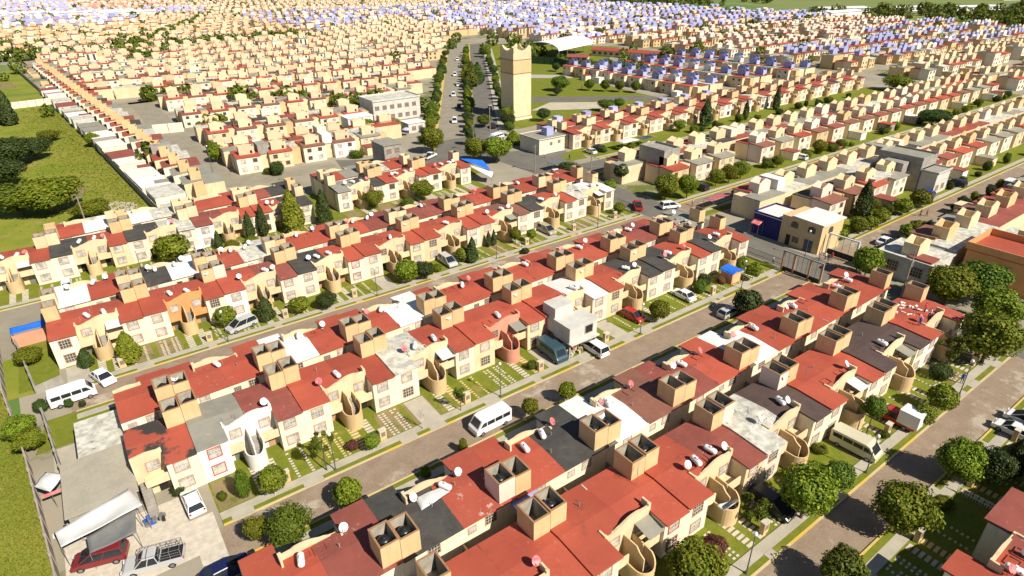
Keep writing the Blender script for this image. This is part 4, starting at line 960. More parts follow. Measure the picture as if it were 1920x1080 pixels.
def vehicle(kind, x, y, hd, color, label, name='parked_car', cat='car', z=.04, bed=True):
    S = SPEC[kind]; w = S['w']; R = thing(name, label, cat, (x, y, z), hd, 'parked and moving vehicles')
    def body():
        g = G(); slabprof(g, S['body'], w)
        if kind == 'pickup': pass
        return g.mesh('body', ('car_white',))
    ob('body', cm('vb'+kind, body), R, color)
    if S['gh']:
        b, t, zb, zt = S['gh']
        ob('cabin_window', cm('vg'+kind, lambda: (lambda g: (frustum(g, b, t, w-.05, w-.22, zb-.02, zt), g.mesh('cabin_window', ('glass_dark',)))[1])(G())), R)
        def roof():
            g = G(); frustum(g, (t[0]-.03, t[1]+.03), (t[0]+.06, t[1]-.06), w-.2, w-.26, zt-.01, zt+.05)
            for xa, xb in ((b[0], t[0]), (b[1], t[1]), ((b[0]+b[1])/2-.05, (t[0]+t[1])/2)):
                for s in (-1, 1): g.tube((xa, s*(w-.045), zb), (xb, s*(w-.215), zt+.01), .045, n=4)
            return g.mesh('roof', ('car_white',))
        ob('roof', cm('vr'+kind, roof), R, color)
    else:
        for s in (-1, 1):
            def sw(): 
                g = G()
                for a, c in ((-2.3, -1.25), (-1.15, -.1), (0, 1.05)): g.box(a, c, -.012, .012, 1.32, 1.88)
                g.prism([(1.15, 1.3), (1.15, 1.9), (1.62, 1.88), (2.1, 1.3)], -.012, .012, 'y'); return g.mesh('side_window', ('glass_dark',))
            ob('side_window', cm('vsw', sw), R, None, (0, s*(w+.003), 0))
        ob('windscreen', cm('vws', lambda: G().hexa([(2.33, -.78, 1.27), (2.35, -.78, 1.27), (2.35, .78, 1.27), (2.33, .78, 1.27), (1.80, -.7, 2.05), (1.83, -.7, 2.05), (1.83, .7, 2.05), (1.80, .7, 2.05)]).mesh('windscreen', ('glass_dark',))), R)
        ob('rear_window', cm('vrw', lambda: G().box(-2.645, -2.60, -.7, .7, 1.35, 1.9).mesh('rear_window', ('glass_dark',))), R)
    def tyre(): return G().lathe([(.2, -.1), (.31, -.1), (.33, -.07), (.33, .07), (.31, .1), (.2, .1)], n=14, axis='y').mesh('wheel', ('rubber',))
    def rim(): return G().lathe([(.02, -.105), (.19, -.105), (.19, .105), (.02, .105)], n=10, axis='y').mesh('rim', ('steel',))
    for wx in S['wheels']:
        for s in (-1, 1): o = ob('wheel', cm('vt', tyre), R, None, (wx, s*(w-.09), .33)); ob('rim', cm('vri', rim), o)
    L = S['L']/2; zl = .72 if kind in ('sedan', 'hatch') else .85
    for s in (-1, 1):
        ob('headlight', cm('vh', lambda: G().box(-.06, .02, -.17, .17, -.08, .08).mesh('headlight', ('headlamp',))), R, None, (L-.02, s*(w-.28), zl-.08))
        ob('taillight', cm('vtl', lambda: G().box(-.02, .05, -.1, .1, -.11, .11).mesh('taillight', ('taillamp',))), R, None, (-L-.005, s*(w-.16), zl+.05))
    if kind == 'pickup' and bed:
        def bd(): return G().box(-2.55, -.65, -.76, .76, 1.0, 1.035).mesh('cargo_bed', ('dark',))
        ob('cargo_bed', cm('vbed', bd), R)
    return R
H = PI/2
vehicle('hatch', -.1, 58.0, H+.05, 'car_white', 'white hatchback parked by white stair tower house')
pk = vehicle('pickup', -4.6, 52.3, PI-.28, 'car_silver', 'silver pickup truck carrying a pipe rack, bottom left', 'pickup_truck', 'pickup')
def rack():
    g = G()
    for x in (-2.5, -1.6, -.7, .3, 1.0):
        for s in (-.72, .72): g.tube((x, s, 1.0 if x < -.6 else 1.7), (x, s, 1.95), .03, n=5)
        g.tube((x, -.72, 1.95), (x, .72, 1.95), .03, n=5)
    for s in (-.72, .72):
        for z in (1.95, 1.6, 1.3): g.tube((-2.5, s, z), (1.0 if z > 1.9 else -.7, s, z), .025, n=5)
    return g.mesh('pipe_rack', ('steel',))
ob('pipe_rack', rack(), pk)
vehicle('wagon', -8.7, 55.9, PI-.28, 'car_maroon', 'maroon suv partly under the grey tarp')
vehicle('van', 32.1, 49.9, PI+.02, 'car_white', 'white minibus driving on the middle street', 'minibus', 'van')
vehicle('sedan', .6, 47.2, .03, 'car_navy', 'navy car at the lower left of middle street')
vehicle('sedan', -5.4, 89.6, -1.25, 'car_white', 'white sedan at the left end of narrow lane')
vehicle('wagon', 13.8, 92.6, PI+.25, 'car_silver', 'silver minivan parked askew on the lane lawn')
vehicle('van', -9.0, 86.9, .05, 'car_white', 'white van at lane end behind clipped hedges', 'parked_van', 'van')
vehicle('van', 47.9, 57.4, -H-.03, 'car_teal', 'dusty teal van beside the concrete addition', 'parked_van', 'van')
vehicle('wagon', 53.6, 54.6, H, 'car_white', 'white wagon at the foot of concrete addition')
vehicle('hatch', 64.9, 57.9, -H+.08, 'car_red', 'red hatchback parked on middle street lawn')
vehicle('sedan', 76.8, 57.8, H-.03, 'car_white', 'white sedan parked on middle street lawn')
vehicle('hatch', 77.8, 49.5, 0, 'car_silver', 'silver car under the street tree, middle street')
vehicle('van', 63.6, 21.4, -H+.07, 'car_cream', 'cream van parked on right street lawn', 'parked_van', 'van').scale = (1, 1, .95)
vehicle('wagon', 48.2, 22.0, -H+.05, 'car_black', 'dusty black suv in shade of largest verge tree')
bt = vehicle('pickup', 72.4, 21.3, H+.02, 'car_red', 'red truck with white cargo box, right street', 'box_truck', 'truck', bed=False)
ob('cargo_box', G().box(-2.95, -.65, -1.0, 1.0, .85, 2.65).mesh('cargo_box', ('gas_white',)), bt)
vehicle('sedan', 81.3, 11.6, H, 'car_white', 'white sedan, far right of right street, nearer')
vehicle('wagon', 84.4, 11.3, H, 'car_white', 'white suv, far right of right street')
vehicle('sedan', 126.6, 48.8, .0, 'car_white', 'white sedan parked past the white gate frame')
vehicle('sedan', 123.4, 46.4, H, 'car_black', 'black car in shade past white gate frame')
vehicle('pickup', 102.6, 93.2, .9, 'car_red', 'red loaded pickup on the cross street', 'pickup_truck', 'pickup')
vehicle('wagon', 108.4, 88.6, -.35, 'car_white', 'white car under cross street corner trees')
vehicle('wagon', 104.6, 124.0, -.2, 'car_white', 'white suv by the bus shelter')
vehicle('wagon', 51.8, 93.6, -H, 'car_silver', 'grey wagon parked in yard at mid lane')
vehicle('wagon', 76.5, 94.4, -H, 'car_tan', 'tan minivan parked on lane lawn')
vehicle('hatch', -7.6, 126.4, H, 'car_white', 'white car with red front load, court road')
vehicle('sedan', 14.8, 127.0, -H, 'car_white', 'white sedan right of wide round tree, court road')
vehicle('hatch', 12.2, 124.6, .2, 'car_silver', 'pale car under wide round tree, court road')
vehicle('van', 113.6, 166.5, .3, 'car_white', 'white minibus below the water tower', 'minibus', 'van')
vehicle('pickup', 85.2, 160.5, .5, 'car_white', 'white pickup in shade at the junction', 'pickup_truck', 'pickup')
vehicle('wagon', 188.2, 94.2, -H, 'car_red', 'red car in duplex row yard'); vehicle('hatch', 169.3, 93.4, H, 'car_white', 'white car in duplex row yard')
vehicle('wagon', 124.6, 93.2, H, 'car_black', 'black suv beside street trees, lane extension')
vehicle('hatch', 163.5, 57.2, H, 'car_blue', 'blue car in yard past arched building'); vehicle('wagon', 177.4, 56.2, H, 'car_navy', 'dark car in yard further past arched building')
vehicle('hatch', -18.8, 116.0, 1.2, 'car_white', 'white car cut by the left edge on court')
vehicle('sedan', 126.2, 135.4, H, 'car_white', 'white car by end of the long row'); vehicle('wagon', 130.5, 136.6, H, 'car_black', 'dark car by end of the long row')
AH = math.atan2(AD[1], AD[0])
for k, (s, t, c) in enumerate(((40, 2, 'car_white'), (66, 3.5, 'car_black'), (92, 1, 'car_white'), (118, 3, 'car_white'), (150, 1, 'car_white'), (182, 4, 'car_silver'), (30, 15.6, 'car_black'), (62, 15.8, 'car_white'), (210, 2, 'car_white'), (140, 12.5, 'car_black'))):
    x, y = av(s, t); vehicle('hatch' if k % 2 else 'wagon', x, y, AH+(PI if t < 6 else 0), c, f'{c[4:]} car on the avenue, {ordn(k)} of the avenue traffic')
# people: one skinned body each, hair and clothing colours by region
def person_mesh(pose):
    arm = dict(stand=((.24, 0, .98), (.27, .06, .76)), walk=((.22, .12, 1.0), (.24, .28, .82)), reach=((.24, .2, 1.05), (.16, .42, 1.0)))[pose]
    leg = .0 if pose == 'stand' else .17
    J = [(0, 0, .92), (0, 0, 1.12), (0, 0, 1.36), (0, .0, 1.46), (0, .02, 1.56), (0, .02, 1.68)]
    Rr = [.125, .115, .125, .055, .088, .085]; E_ = [(0, 1), (1, 2), (2, 3), (3, 4), (4, 5)]
    def add(p, r, c): J.append(p); Rr.append(r); E_.append((c, len(J)-1)); return len(J)-1
    for s in (-1, 1):
        f = 1 if s > 0 else (-1 if pose == 'walk' else 1)
        a = add((s*.19, 0, 1.34), .062, 2); b = add((s*arm[0][0], f*arm[0][1]*.5, arm[0][2]+.06), .046, a); c = add((s*arm[1][0], f*arm[1][1], arm[1][2]), .034, b); add((s*arm[1][0], f*arm[1][1]+.03, arm[1][2]-.09), .028, c)
        h = add((s*.10, 0, .84), .095, 0); k = add((s*.105, s*leg*.6+.02, .48), .062, h); an = add((s*.105, s*leg, .08), .042, k); add((s*.11, s*leg+.15, .035), .034, an)
    me = bpy.data.meshes.new('skel'); me.from_pydata(J, E_, []); o = bpy.data.objects.new('skel', me); COL.objects.link(o)
    o.modifiers.new('s', 'SKIN'); 
    for i, r in enumerate(Rr): me.skin_vertices[0].data[i].radius = (r*(1.25 if i < 3 else 1), r*(.8 if i < 3 else 1))
    me.skin_vertices[0].data[0].use_root = True
    o.modifiers.new('d', 'SUBSURF').levels = 1
    dg = bpy.context.evaluated_depsgraph_get(); r = bpy.data.meshes.new_from_object(o.evaluated_get(dg)); bpy.data.objects.remove(o)
    return r
PM = {p: person_mesh(p) for p in ('stand', 'walk', 'reach')}
def person(x, y, z, hd, pose, shirt, legs, label):
    key = f'{pose}{shirt}{legs}'
    def mk():
        me = PM[pose].copy(); me.name = 'person'; me.materials.clear()
        for q in (shirt, legs, 'skin', 'hair'): me.materials.append(M[q])
        for p in me.polygons:
            c = p.center; p.use_smooth = True
            p.material_index = 3 if (c.z > 1.62 or (c.z > 1.52 and c.y < 0)) else 2 if (c.z > 1.44 or (abs(c.x) > .2 and c.z < 1.12 and c.z > .6)) else 0 if c.z > .93 else 1
        return me
    o = ob('person', cm(key, mk), None, None, (x, y, z), hd); return tag(o, label, 'person', 'people')
person(92.4, 27.1, 4.92, 1, 'reach', 'cl_white', 'cl_jeans', 'person in white shirt working on red end roof')
person(88.8, 26.9, 4.92, 2, 'reach', 'cl_blue', 'cl_jeans', 'person in blue shirt bending on red end roof')
person(93.4, 28.2, 4.92, 3, 'stand', 'cl_red', 'cl_black', 'person in red shirt standing on end roof')
for k, (x, y, s) in enumerate(((110.0, 51.7, 'cl_white'), (110.9, 51.0, 'cl_red'), (108.7, 52.2, 'cl_blue'), (109.6, 50.9, 'cl_black'))): person(x, y, .04, k*1.7, 'stand', s, 'cl_jeans', f'person in {s[3:]} top in the group by the dark gate')
person(100.6, 56.6, .04, .4, 'walk', 'cl_white', 'cl_black', 'person walking behind the first gate fence')
person(148.2, 51.6, .04, 0, 'walk', 'cl_black', 'cl_black', 'left dark-clothed walker on the far right street'); person(149.4, 50.8, .04, .3, 'walk', 'cl_red', 'cl_black', 'right walker on the far right street')
person(106.0, 19.6, .04, 2, 'stand', 'cl_red', 'cl_jeans', 'person in red with a bicycle at cross street')
person(66.6, 90.5, .15, 1, 'stand', 'cl_white', 'cl_white', 'person in white on the lane pavement')
person(112, 139.5, .06, 0, 'walk', 'cl_white', 'cl_black', 'walker in white by the corner lawn'); person(116.4, 133.6, .06, 2, 'walk', 'cl_black', 'cl_black', 'walker in black by the corner lawn')
person(87.4, 19.6, .15, 2, 'stand', 'cl_blue', 'cl_jeans', 'person in blue by lamp post, right street')
person(113.9, 86.6, .04, 1, 'stand', 'cl_white', 'cl_jeans', 'person at cross street corner trees')
# ------------------------------------------------------------ single buildings and street furniture
def solid(name, label, cat, boxes, mt, group=None):
    g = G()
    for b in boxes: g.box(*b)
    return tag(ob(name, g.mesh(name, (mt,))), label, cat, group)
def house(label, x0, x1, y0, y1, z, wall, roof, wins=(), name='flat_roofed_house', over=.25, cat='house', parapet=0):
    R = thing(name, label, cat, (x0, y0, 0)); w, d = x1-x0, y1-y0
    ob('wall', G().box(0, w, 0, d, 0, z).mesh('wall', (wall,)), R)
    ob('roof', G().box(-over, w+over, -over, d+over, z+.002, z+.16).mesh('roof', (roof,)), R)
    if parapet:
        g = G(); t = .15
        g.box(-over, w+over, -over, t-over, z+.16, z+parapet); g.box(-over, w+over, d+over-t, d+over, z+.16, z+parapet); g.box(-over, t-over, t-over, d+over-t, z+.16, z+parapet); g.box(w+over-t, w+over, t-over, d+over-t, z+.16, z+parapet)
        ob('parapet', g.mesh('parapet', (wall,)), R)
    for (f, p, zz, s, *pm) in wins:   # f: side 'f' front(-y) or 'l' left(-x)
        if f == 'f': add_window(R, p, 0, zz, 0, s, (pm or ['pane_dark'])[0])
        else: add_window(R, 0, p, zz, -PI/2, s, (pm or ['pane_dark'])[0])
    return R
# water tower
R = thing('water_tower', 'tall cream square water tower with ochre band and scalloped crown', 'tower', (134.0, 185.4, 0)); w = 7.9
ob('shaft', G().box(0, w, 0, w, .9, 16.2).mesh('shaft', ('cream',)), R)
ob('plinth', G().box(-.25, w+.25, -.25, w+.25, 0, .9).mesh('plinth', ('pale',)), R)
ob('band', G().box(-.04, w+.04, -.04, w+.04, 16.4, 20.8).mesh('band', ('ochre',)), R)
for z in (16.2, 20.8, .9): ob('moulding', G().box(-.12, w+.12, -.12, w+.12, z, z+.24).mesh('moulding', ('rim',)), R)
ob('upper_shaft', G().box(0, w, 0, w, 21.04, 23.2).mesh('upper_shaft', ('cream',)), R)
def scal():
    pts = [(0, 0)]+[(0, 1.9), (.5, 1.9), (.9, 2.3), (1.4, 2.1)]+[(1.4+(w-2.8)*k/10, 2.1-1.3*math.sin(PI*k/10)**.7) for k in range(1, 10)]+[(w-1.4, 2.1), (w-.9, 2.3), (w-.5, 1.9), (w, 1.9), (w, 0)]
    return G().prism(pts, 0, .3, 'y').mesh('crown_wall', ('cream',))
for lx, ly, rz in ((0, 0, 0), (w, 0, PI/2), (w, w, PI), (0, w, -PI/2)): ob('crown_wall', cm('scal', scal), R, None, (lx, ly, 23.2), rz)
# sports hall vault, school, fence
R = thing('sports_canopy', 'white arched sports canopy on slim columns beside the school', 'canopy', (252, 302, 0), math.atan2(16, 42))
g = G(); n = 14; L = 45; S = 24
for x in (0, L):
    for r in (0, -.25):
        for k in range(n+1):
            t = PI*k/n; g.v.append((x, S/2-(S/2+r)*math.cos(t), 5.2+(4.6+r)*math.sin(t)))
m_ = n+1
for k in range(n):
    for a, b in ((0, 2*m_), (m_, 3*m_)): g.face((a+k, a+k+1, b+k+1, b+k))
    g.face((k, k+1, m_+k+1, m_+k)); g.face((2*m_+k, 2*m_+k+1, 3*m_+k+1, 3*m_+k))
ob('vault', g.mesh('vault', ('gas_white',), False), R)
for x in (.4, 11, 22, 33, L-.4):
    for y in (.2, S-.2): ob('column', cm('spc', lambda: G().tube((0, 0, 0), (0, 0, 5.3), .2, n=8).mesh('column', ('steel',))), R, None, (x, y, 0))
ob('end_panel', G().prism([(S/2-(S/2-.4)*math.cos(PI*k/n), 5.4+(4.2)*math.sin(PI*k/n)) for k in range(n+1)], L-.3, L-.2, 'x').mesh('end_panel', ('concrete',)), R)
def gabled(label, x, y, rz, l, w, h, wall, roof, name='school_building'):
    R = thing(name, label, 'building', (x, y, 0), rz)
    ob('wall', G().box(0, l, 0, w, 0, h).mesh('wall', (wall,)), R)
    ob('roof', G().prism([(-.8, h-.1), (w/2, h+1.2), (w+.8, h-.1), (w+.8, h+.1), (w/2, h+1.4), (-.8, h+.1)], -.6, l+.6, 'x').mesh('roof', (roof,)), R)
    for k in range(int(l/4)): ob('window', cm('schw', lambda: G().box(0, 2.2, -.05, .03, 1.2, 2.6).mesh('window', ('pane_dark',))), R, None, (1+4*k, 0, 0))
gabled('long red-roofed school building right of the white canopy', 282, 306, math.atan2(-46, 14), 50, 9, 3.4, 'cream', 'red')
gabled('short red-roofed school building with pale walls behind the tower', 230, 318, math.atan2(16, 42), 22, 9, 3.4, 'pale', 'red')
gabled('small red-roofed school pavilion beside the green fence', 250, 292, -.9, 12, 7, 3.0, 'cream', 'red_old')
mat('fence_green', (.02, .045, .014), (.028, .06, .02), 1, fine=.2)
for k, (a, b) in enumerate((((226, 312), (238, 288)), ((238, 288), (236, 276)), ((236, 276), (250, 252)), ((250, 252), (282, 256)))):
    l = math.dist(a, b); R = thing('green_fence', f'tall dark green school fence, {ordn(k)} run from the water tower', 'fence', (a[0], a[1], 0), math.atan2(b[1]-a[1], b[0]-a[0]), 'school fence runs')
    ob('fence_panel', G().box(0, l, -.05, .05, .1, 4.0).mesh('fence_panel', ('fence_green',)), R)
    for q in range(int(l/4)+1): ob('post', cm('gfp', lambda: G().tube((0, 0, 0), (0, 0, 4.2), .08, n=6).mesh('post', ('iron',))), R, None, (min(4*q, l), -.1, 0))
# boundary walls in bays
def wall_run(pts, h, mt, label, bay=3.0, post='concrete', th=.16):
    R = thing('boundary_wall', label, 'wall', (pts[0][0], pts[0][1], 0)); x0, y0 = pts[0]
    for a, b in zip(pts, pts[1:]):
        l = math.dist(a, b); n = max(1, round(l/bay)); rz = math.atan2(b[1]-a[1], b[0]-a[0]); e = l/n
        me = cm(f'wp{e:.2f}{h}{mt}', lambda: G().box(.1, e-.1, -th/2, th/2, 0, h).mesh('wall_panel', (mt,))); pm = cm(f'wpo{h}{post}', lambda: G().box(-.13, .13, -.13, .13, 0, h+.12).mesh('post', (post,)))
        for k in range(n):
            t = k/n; x, y = a[0]+(b[0]-a[0])*t-x0, a[1]+(b[1]-a[1])*t-y0
            ob('wall_panel', me, R, None, (x, y, 0), rz); ob('post', pm, R, None, (x, y, 0), rz)
mat('block_wall', (.42, .33, .27), (.34, .27, .22), .8, rough=.95, fine=.15)
wall_run([(-11.2, 36), (-12.0, 54.7), (-14.0, 75.2), (-16.3, 92.1), (-17.5, 112)], 2.0, 'block_wall', 'long block wall between meadow and left house ends')
wall_run([(13, 134), (12.2, 154), (7.3, 219), (2, 300), (-4.5, 370), (-14, 471)], 2.2, 'concrete', 'long grey wall between meadow strip and dense left block', 8)
wall_run([(-22, 333), (-1.5, 336)], 2.6, 'pale', 'pale wall crossing the meadow strip')
wall_run([(-12.3, 84.5), (-11.0, 71.4), (-9.9, 59.5)], 1.7, 'concrete', 'grey yard wall beside the concrete slab roofs')
wall_run([(-15.1, 108), (-13.0, 91.6)], 1.7, 'concrete', 'thin garden wall left of end house, narrow lane')
wall_run([(-13.0, 91.6), (-9.9, 92.6)], 1.2, 'concrete', 'low garden wall below bush, narrow lane')
wall_run([(24.2, 246.5), (33.6, 244.5)], 3.2, 'pale', 'pale wall closing the upper left lane', 4)
wall_run([(15.5, 182.0), (24.8, 178.6)], 2.6, 'pale', 'pale wall closing the lower left lane', 4)
solid('orange_wall', 'orange garden wall under the blue tarp', 'wall', [(-15.2, -10.6, 107.0, 107.25, 0, 2.1)], 'pink_wall')
def cloth(name, label, pts, mt, sag=.35, n=8, cat='awning', posts=True):
    """a sheet slung between four corners"""
    A, B, C_, D_ = map(Vector, pts); g = G()
    for i in range(n+1):
        for j in range(n+1):
            s, t = i/n, j/n; p = A*(1-s)*(1-t)+B*s*(1-t)+C_*s*t+D_*(1-s)*t; p.z -= sag*math.sin(PI*s)*math.sin(PI*t)+.04*math.sin(9*s+4*t); g.v.append(tuple(p))
    for i in range(n):
        for j in range(n): a = i*(n+1)+j; g.face((a, a+1, a+n+2, a+n+1))
    R = thing(name, label, cat, (0, 0, 0)); o = ob('sheet', g.mesh('sheet', (mt,), True), R); m = o.modifiers.new('t', 'SOLIDIFY'); m.thickness = .02
    if posts:
        for p in (A, B, C_, D_): ob('pole', G().tube((p.x, p.y, 0), (p.x, p.y, p.z), .035, n=6).mesh('pole', ('steel',)), R)
cloth('tarp', 'large white tarp slung over the lower left yard', ((-11.5, 59.0, 3.0), (-5.1, 60.7, 3.3), (-4.2, 57.3, 3.4), (-11.2, 57.0, 2.6)), 'tarp_white')
cloth('tarp', 'grey tarp hanging over the maroon suv', ((-9.2, 57.1, 2.5), (-4.9, 58.1, 2.7), (-5.3, 55.2, 2.2), (-9.2, 55.2, 2.05)), 'tarp_grey', .2)
cloth('tarp', 'blue tarp over the orange garden wall', ((-15.3, 107.4, 2.3), (-10.9, 107.4, 2.3), (-10.9, 109.2, 2.5), (-15.3, 109.2, 2.5)), 'tarp_blue', .1)
cloth('tarp', 'big blue awning at end of upper row', ((83.4, 141.0, 4.7), (88.9, 137.6, 4.0), (87.4, 131.4, 2.8), (84.2, 135.5, 4.3)), 'tarp_blue', .2)
cloth('tarp', 'white awning below the blue awning', ((82.2, 133.4, 4.4), (82.6, 136.0, 4.3), (88.4, 131.6, 2.2), (85.8, 128.8, 1.8)), 'tarp_white', .2)
cloth('tarp', 'turquoise tarp in yard before the long row', ((143, 129.5, 2.6), (148, 130.5, 2.6), (148.5, 133.5, 2.4), (144, 133.5, 2.4)), 'car_teal', .3)
cloth('tarp', 'white party canopy beside the turquoise tarp', ((135, 130.5, 2.6), (142, 130.5, 2.6), (142, 134.5, 2.5), (135, 134.5, 2.5)), 'tarp_white', -.5)
cloth('canopy', 'white gazebo with red valance by meadow wall', ((-13.2, 68.4, 2.2), (-12.0, 69.6, 2.6), (-10.4, 68.0, 2.6), (-11.8, 66.4, 2.2)), 'tarp_white', -.35)
solid('red_valance', 'red valance strip of the white gazebo', 'awning', [(-12.6, -10.6, 66.35, 66.45, 1.85, 2.15)], 'dish_red')
# lower left slabs and yard
house('single-storey annexe with speckled grey slab roof, lower left', -10.4, -4.5, 60.4, 69.0, 2.9, 'concrete', 'concrete_roof', name='annexe')
house('darker flat-roofed annexe against the left row end', -8.7, -4.6, 69.9, 76.6, 2.7, 'concrete', 'stain_white', name='annexe')
rect('paved_yard', -11.6, -1.0, 51.0, 60.3, .05, 'stone'); rect('paved_yard', -11.8, -8.8, 70, 77, .056, 'pavement')
poly('paved_yard', [(-1.0, 48.0), (1.3, 48.0), (1.3, 56), (-1.0, 56)], .052, 'stone')
poly('lawn', [(-13.5, 77.2), (-4.5, 77.5), (-6, 84), (-12.2, 84)], .062, 'lawn'); poly('lawn', [(-15, 93), (-10.3, 93), (-10.3, 107), (-15, 107)], .058, 'lawn')
def clutter(name, label, x, y, n, r, mts, z=.06, cat='junk'):
    g = G(); rr = random.Random(n)
    for _ in range(n):
        a, b = x+rr.uniform(-r, r), y+rr.uniform(-r, r)*.7; s = rr.uniform(.08, .3); t = rr.uniform(.08, .35); g.box(a-s, a+s, b-t, b+t, z, z+rr.uniform(.1, .5), rr.randrange(len(mts)))
    o = ob(name, g.mesh(name, mts)); struct(o, 'stuff', label)
clutter('building_rubble', 'heap of rubble and timber before the concrete addition', 51.2, 57.0, 60, 2.0, ('stone', 'rim', 'tarp_white', 'concrete'))
clutter('yard_clutter', 'household clutter in the lower left yard', -11.0, 61.5, 34, 1.2, ('gas_white', 'purple', 'dish_red', 'iron'))
clutter('yard_clutter', 'crates and bins under the left tarps', -3.6, 58.4, 16, .9, ('iron', 'blue', 'steel'))
clutter('roof_rubble', 'broken white coating chips on the last red roof', 92.5, 30.0, 26, 2.6, ('white',), 4.72)
clutter('roof_rubble', 'stacked tiles and rags on the patched grey roof end', 92.0, 73.0, 40, 2.4, ('stone', 'iron', 'concrete'), 4.9)
clutter('patio_clutter', 'household things in the nearest patio', 82, 33.9, 46, 1.2, ('iron', 'gas_white', 'blue', 'steel'), .1)
# white-coated blanket spread over the parapet of the black roof
cloth('white_blanket', 'crumpled white sheet lying on the black roof', ((17.2, 40.6, 5.12), (19.8, 40.2, 5.30), (20.3, 39.2, 5.2), (17.0, 38.8, 5.12)), 'tarp_white', -.12, 8, 'sheet', False)
cloth('laundry', 'white sheet with purple stripe hung at stair tower', ((40.9, 22.9, 3.6), (43.0, 22.7, 3.9), (43.6, 23.4, 3.0), (41.4, 24.0, 3.1)), 'tarp_white', .5, 8, 'laundry', False)
R = thing('roof_panel', 'blue-tinted sheet roof across the nearest patio', 'roof sheet', (24.6, 32.5, 4.3)); ob('sheet', G().box(0, 3.0, 0, 2.9, 0, .05).mesh('sheet', ('purple',)), R); ob('frame', G().box(-.05, 3.05, -.03, 0, -.1, .06).mesh('frame', ('steel',)), R)
# concrete addition on the middle street
R = thing('concrete_addition', 'raw grey concrete extra storey on pillars, middle street', 'house extension', (49.4, 55.4, 0))
for x, y in ((.15, .15), (5.0, .15), (.15, 3.0), (5.0, 3.0)): ob('pillar', cm('cap', lambda: G().box(-.14, .14, -.14, .14, 0, 2.5).mesh('pillar', ('concrete',))), R, None, (x, y, 0))
mat('raw_white', (.58, .56, .51), (.48, .46, .41), .7, rough=.95, fine=.1)
ob('upper_room', G().box(0, 5.2, 0, 3.4, 2.5, 4.9).mesh('upper_room', ('raw_white',)), R); ob('slab', G().box(-.15, 5.35, -.2, 3.5, 4.9, 5.05).mesh('slab', ('raw_white',)), R)
ob('floor_slab', G().box(-.1, 5.3, -.6, 3.45, 2.35, 2.5).mesh('floor_slab', ('raw_white',)), R)
ob('rear_block', G().box(.1, 3.6, 3.42, 6.2, 2.5, 6.6).mesh('rear_block', ('raw_white',)), R); add_window(R, 3.6, 0, 3.2, 0, 1, 'dark', 'concrete', False)
# arched building, blue shop front
R = thing('arched_building', 'ochre two-storey corner building with arched windows and white roof', 'building', (110.9, 53.9, 0))
ob('wall', G().box(0, 7.6, 0, 8.4, 0, 5.9).mesh('wall', ('ochre',)), R)
ob('roof', G().hexa([(-.2, -.3, 5.9), (7.8, -.3, 5.9), (7.8, 6.2, 6.1), (-.2, 6.2, 6.1), (-.2, -.3, 6.1), (7.8, -.3, 6.1), (7.8, 6.2, 6.3), (-.2, 6.2, 6.3)]).mesh('roof', ('pinkwhite',)), R)
def arch():
    p = [(-.75, 0), (.75, 0), (.75, .8)]+[(.75*math.cos(PI*k/8), .8+.5*math.sin(PI*k/8)) for k in range(1, 8)]+[(-.75, .8)]
    return G().prism(p, -.05, .05, 'y').mesh('arched_window', ('pane_dark',))
for p in (2.0, 5.6): ob('arched_window', cm('arw', arch), R, None, (0, p, 3.9), -PI/2)
ob('arched_window', cm('arw', arch), R, None, (3.2, 0, 3.9))
ob('door', G().box(-.05, .03, 6.0, 6.9, 0, 2.2).mesh('door', ('dark',)), R); ob('garage_door', G().box(-.05, .03, 1.3, 3.0, 0, 2.4).mesh('garage_door', ('car_teal',)), R); add_window(R, 0, 4.9, 1.0, -PI/2, .9, 'dark')
house('dark blue shop building beside the arched building', 111.0, 118.4, 62.4, 68.6, 4.4, 'blue_wall', 'pinkwhite', name='blue_shop', cat='shop', parapet=.5, over=.05)
cloth('shop_awning', 'pink awning on the dark blue shop', ((109.4, 66.2, 2.6), (109.4, 68.2, 2.6), (111.0, 68.2, 3.3), (111.0, 66.2, 3.3)), 'dish_red', .0)
cloth('shop_awning', 'red market awning across from the blue shop', ((113.5, 80.6, 3.2), (120.5, 80.6, 3.2), (120.5, 83.4, 2.7), (113.5, 83.4, 2.7)), 'dish_red', .1)
# other buildings
WH = house('white-topped grey house beyond the corner trees', 112.4, 120.8, 34.9, 43.8, 4.2, 'raw_white', 'stain_white', [('l', 2.2, 1.6, 1.3), ('l', 6.2, 1.6, 1.3)], parapet=.25)
ob('roof_tower', DM['B']['roof_tower'], WH, 'cream', (6.8, 8.8, -.3), PI); ob('roof_slab', G().box(.3, 3.4, .4, 4.2, 4.36, 4.7).mesh('roof_slab', ('red_old',)), WH)
house('bright orange house at the right edge', 121.6, 131.4, 22.4, 33.6, 5.6, 'orange_wall', 'red', [('l', 5, 3.2, 1)], parapet=1.4)
house('dark bare concrete tower house over the lane extension row', 120.4, 126.4, 102.0, 110.5, 8.0, 'concrete', 'concrete', [], parapet=.7, over=.02)
house('massive grey concrete house in the right rows', 164.6, 172.4, 60.2, 70.5, 7.8, 'concrete', 'grey', [], parapet=.6, over=.1)
R = house('white shop front of the massive grey house', 165.0, 172.0, 56.4, 60.1, 5.2, 'raw_white', 'concrete', [('f', 1.6, 1.0, 1), ('f', 4.6, 1.0, 1)], parapet=.5)
for p in (1.2, 2.8): ob('round_window', cm('rw', lambda: G().lathe([(.02, -.06), (.55, -.06), (.55, .04), (.02, .04)], n=18, axis='x').mesh('round_window', ('stone',))), R, None, (0, p, 3.9))
house('pale concrete house with open loggia in lane extension row', 148.6, 156.0, 63.0, 70.0, 5.4, 'raw_white', 'stain_white', [('f', 2, 3.2, 1.4), ('f', 5, 3.2, 1.4)], parapet=.0)
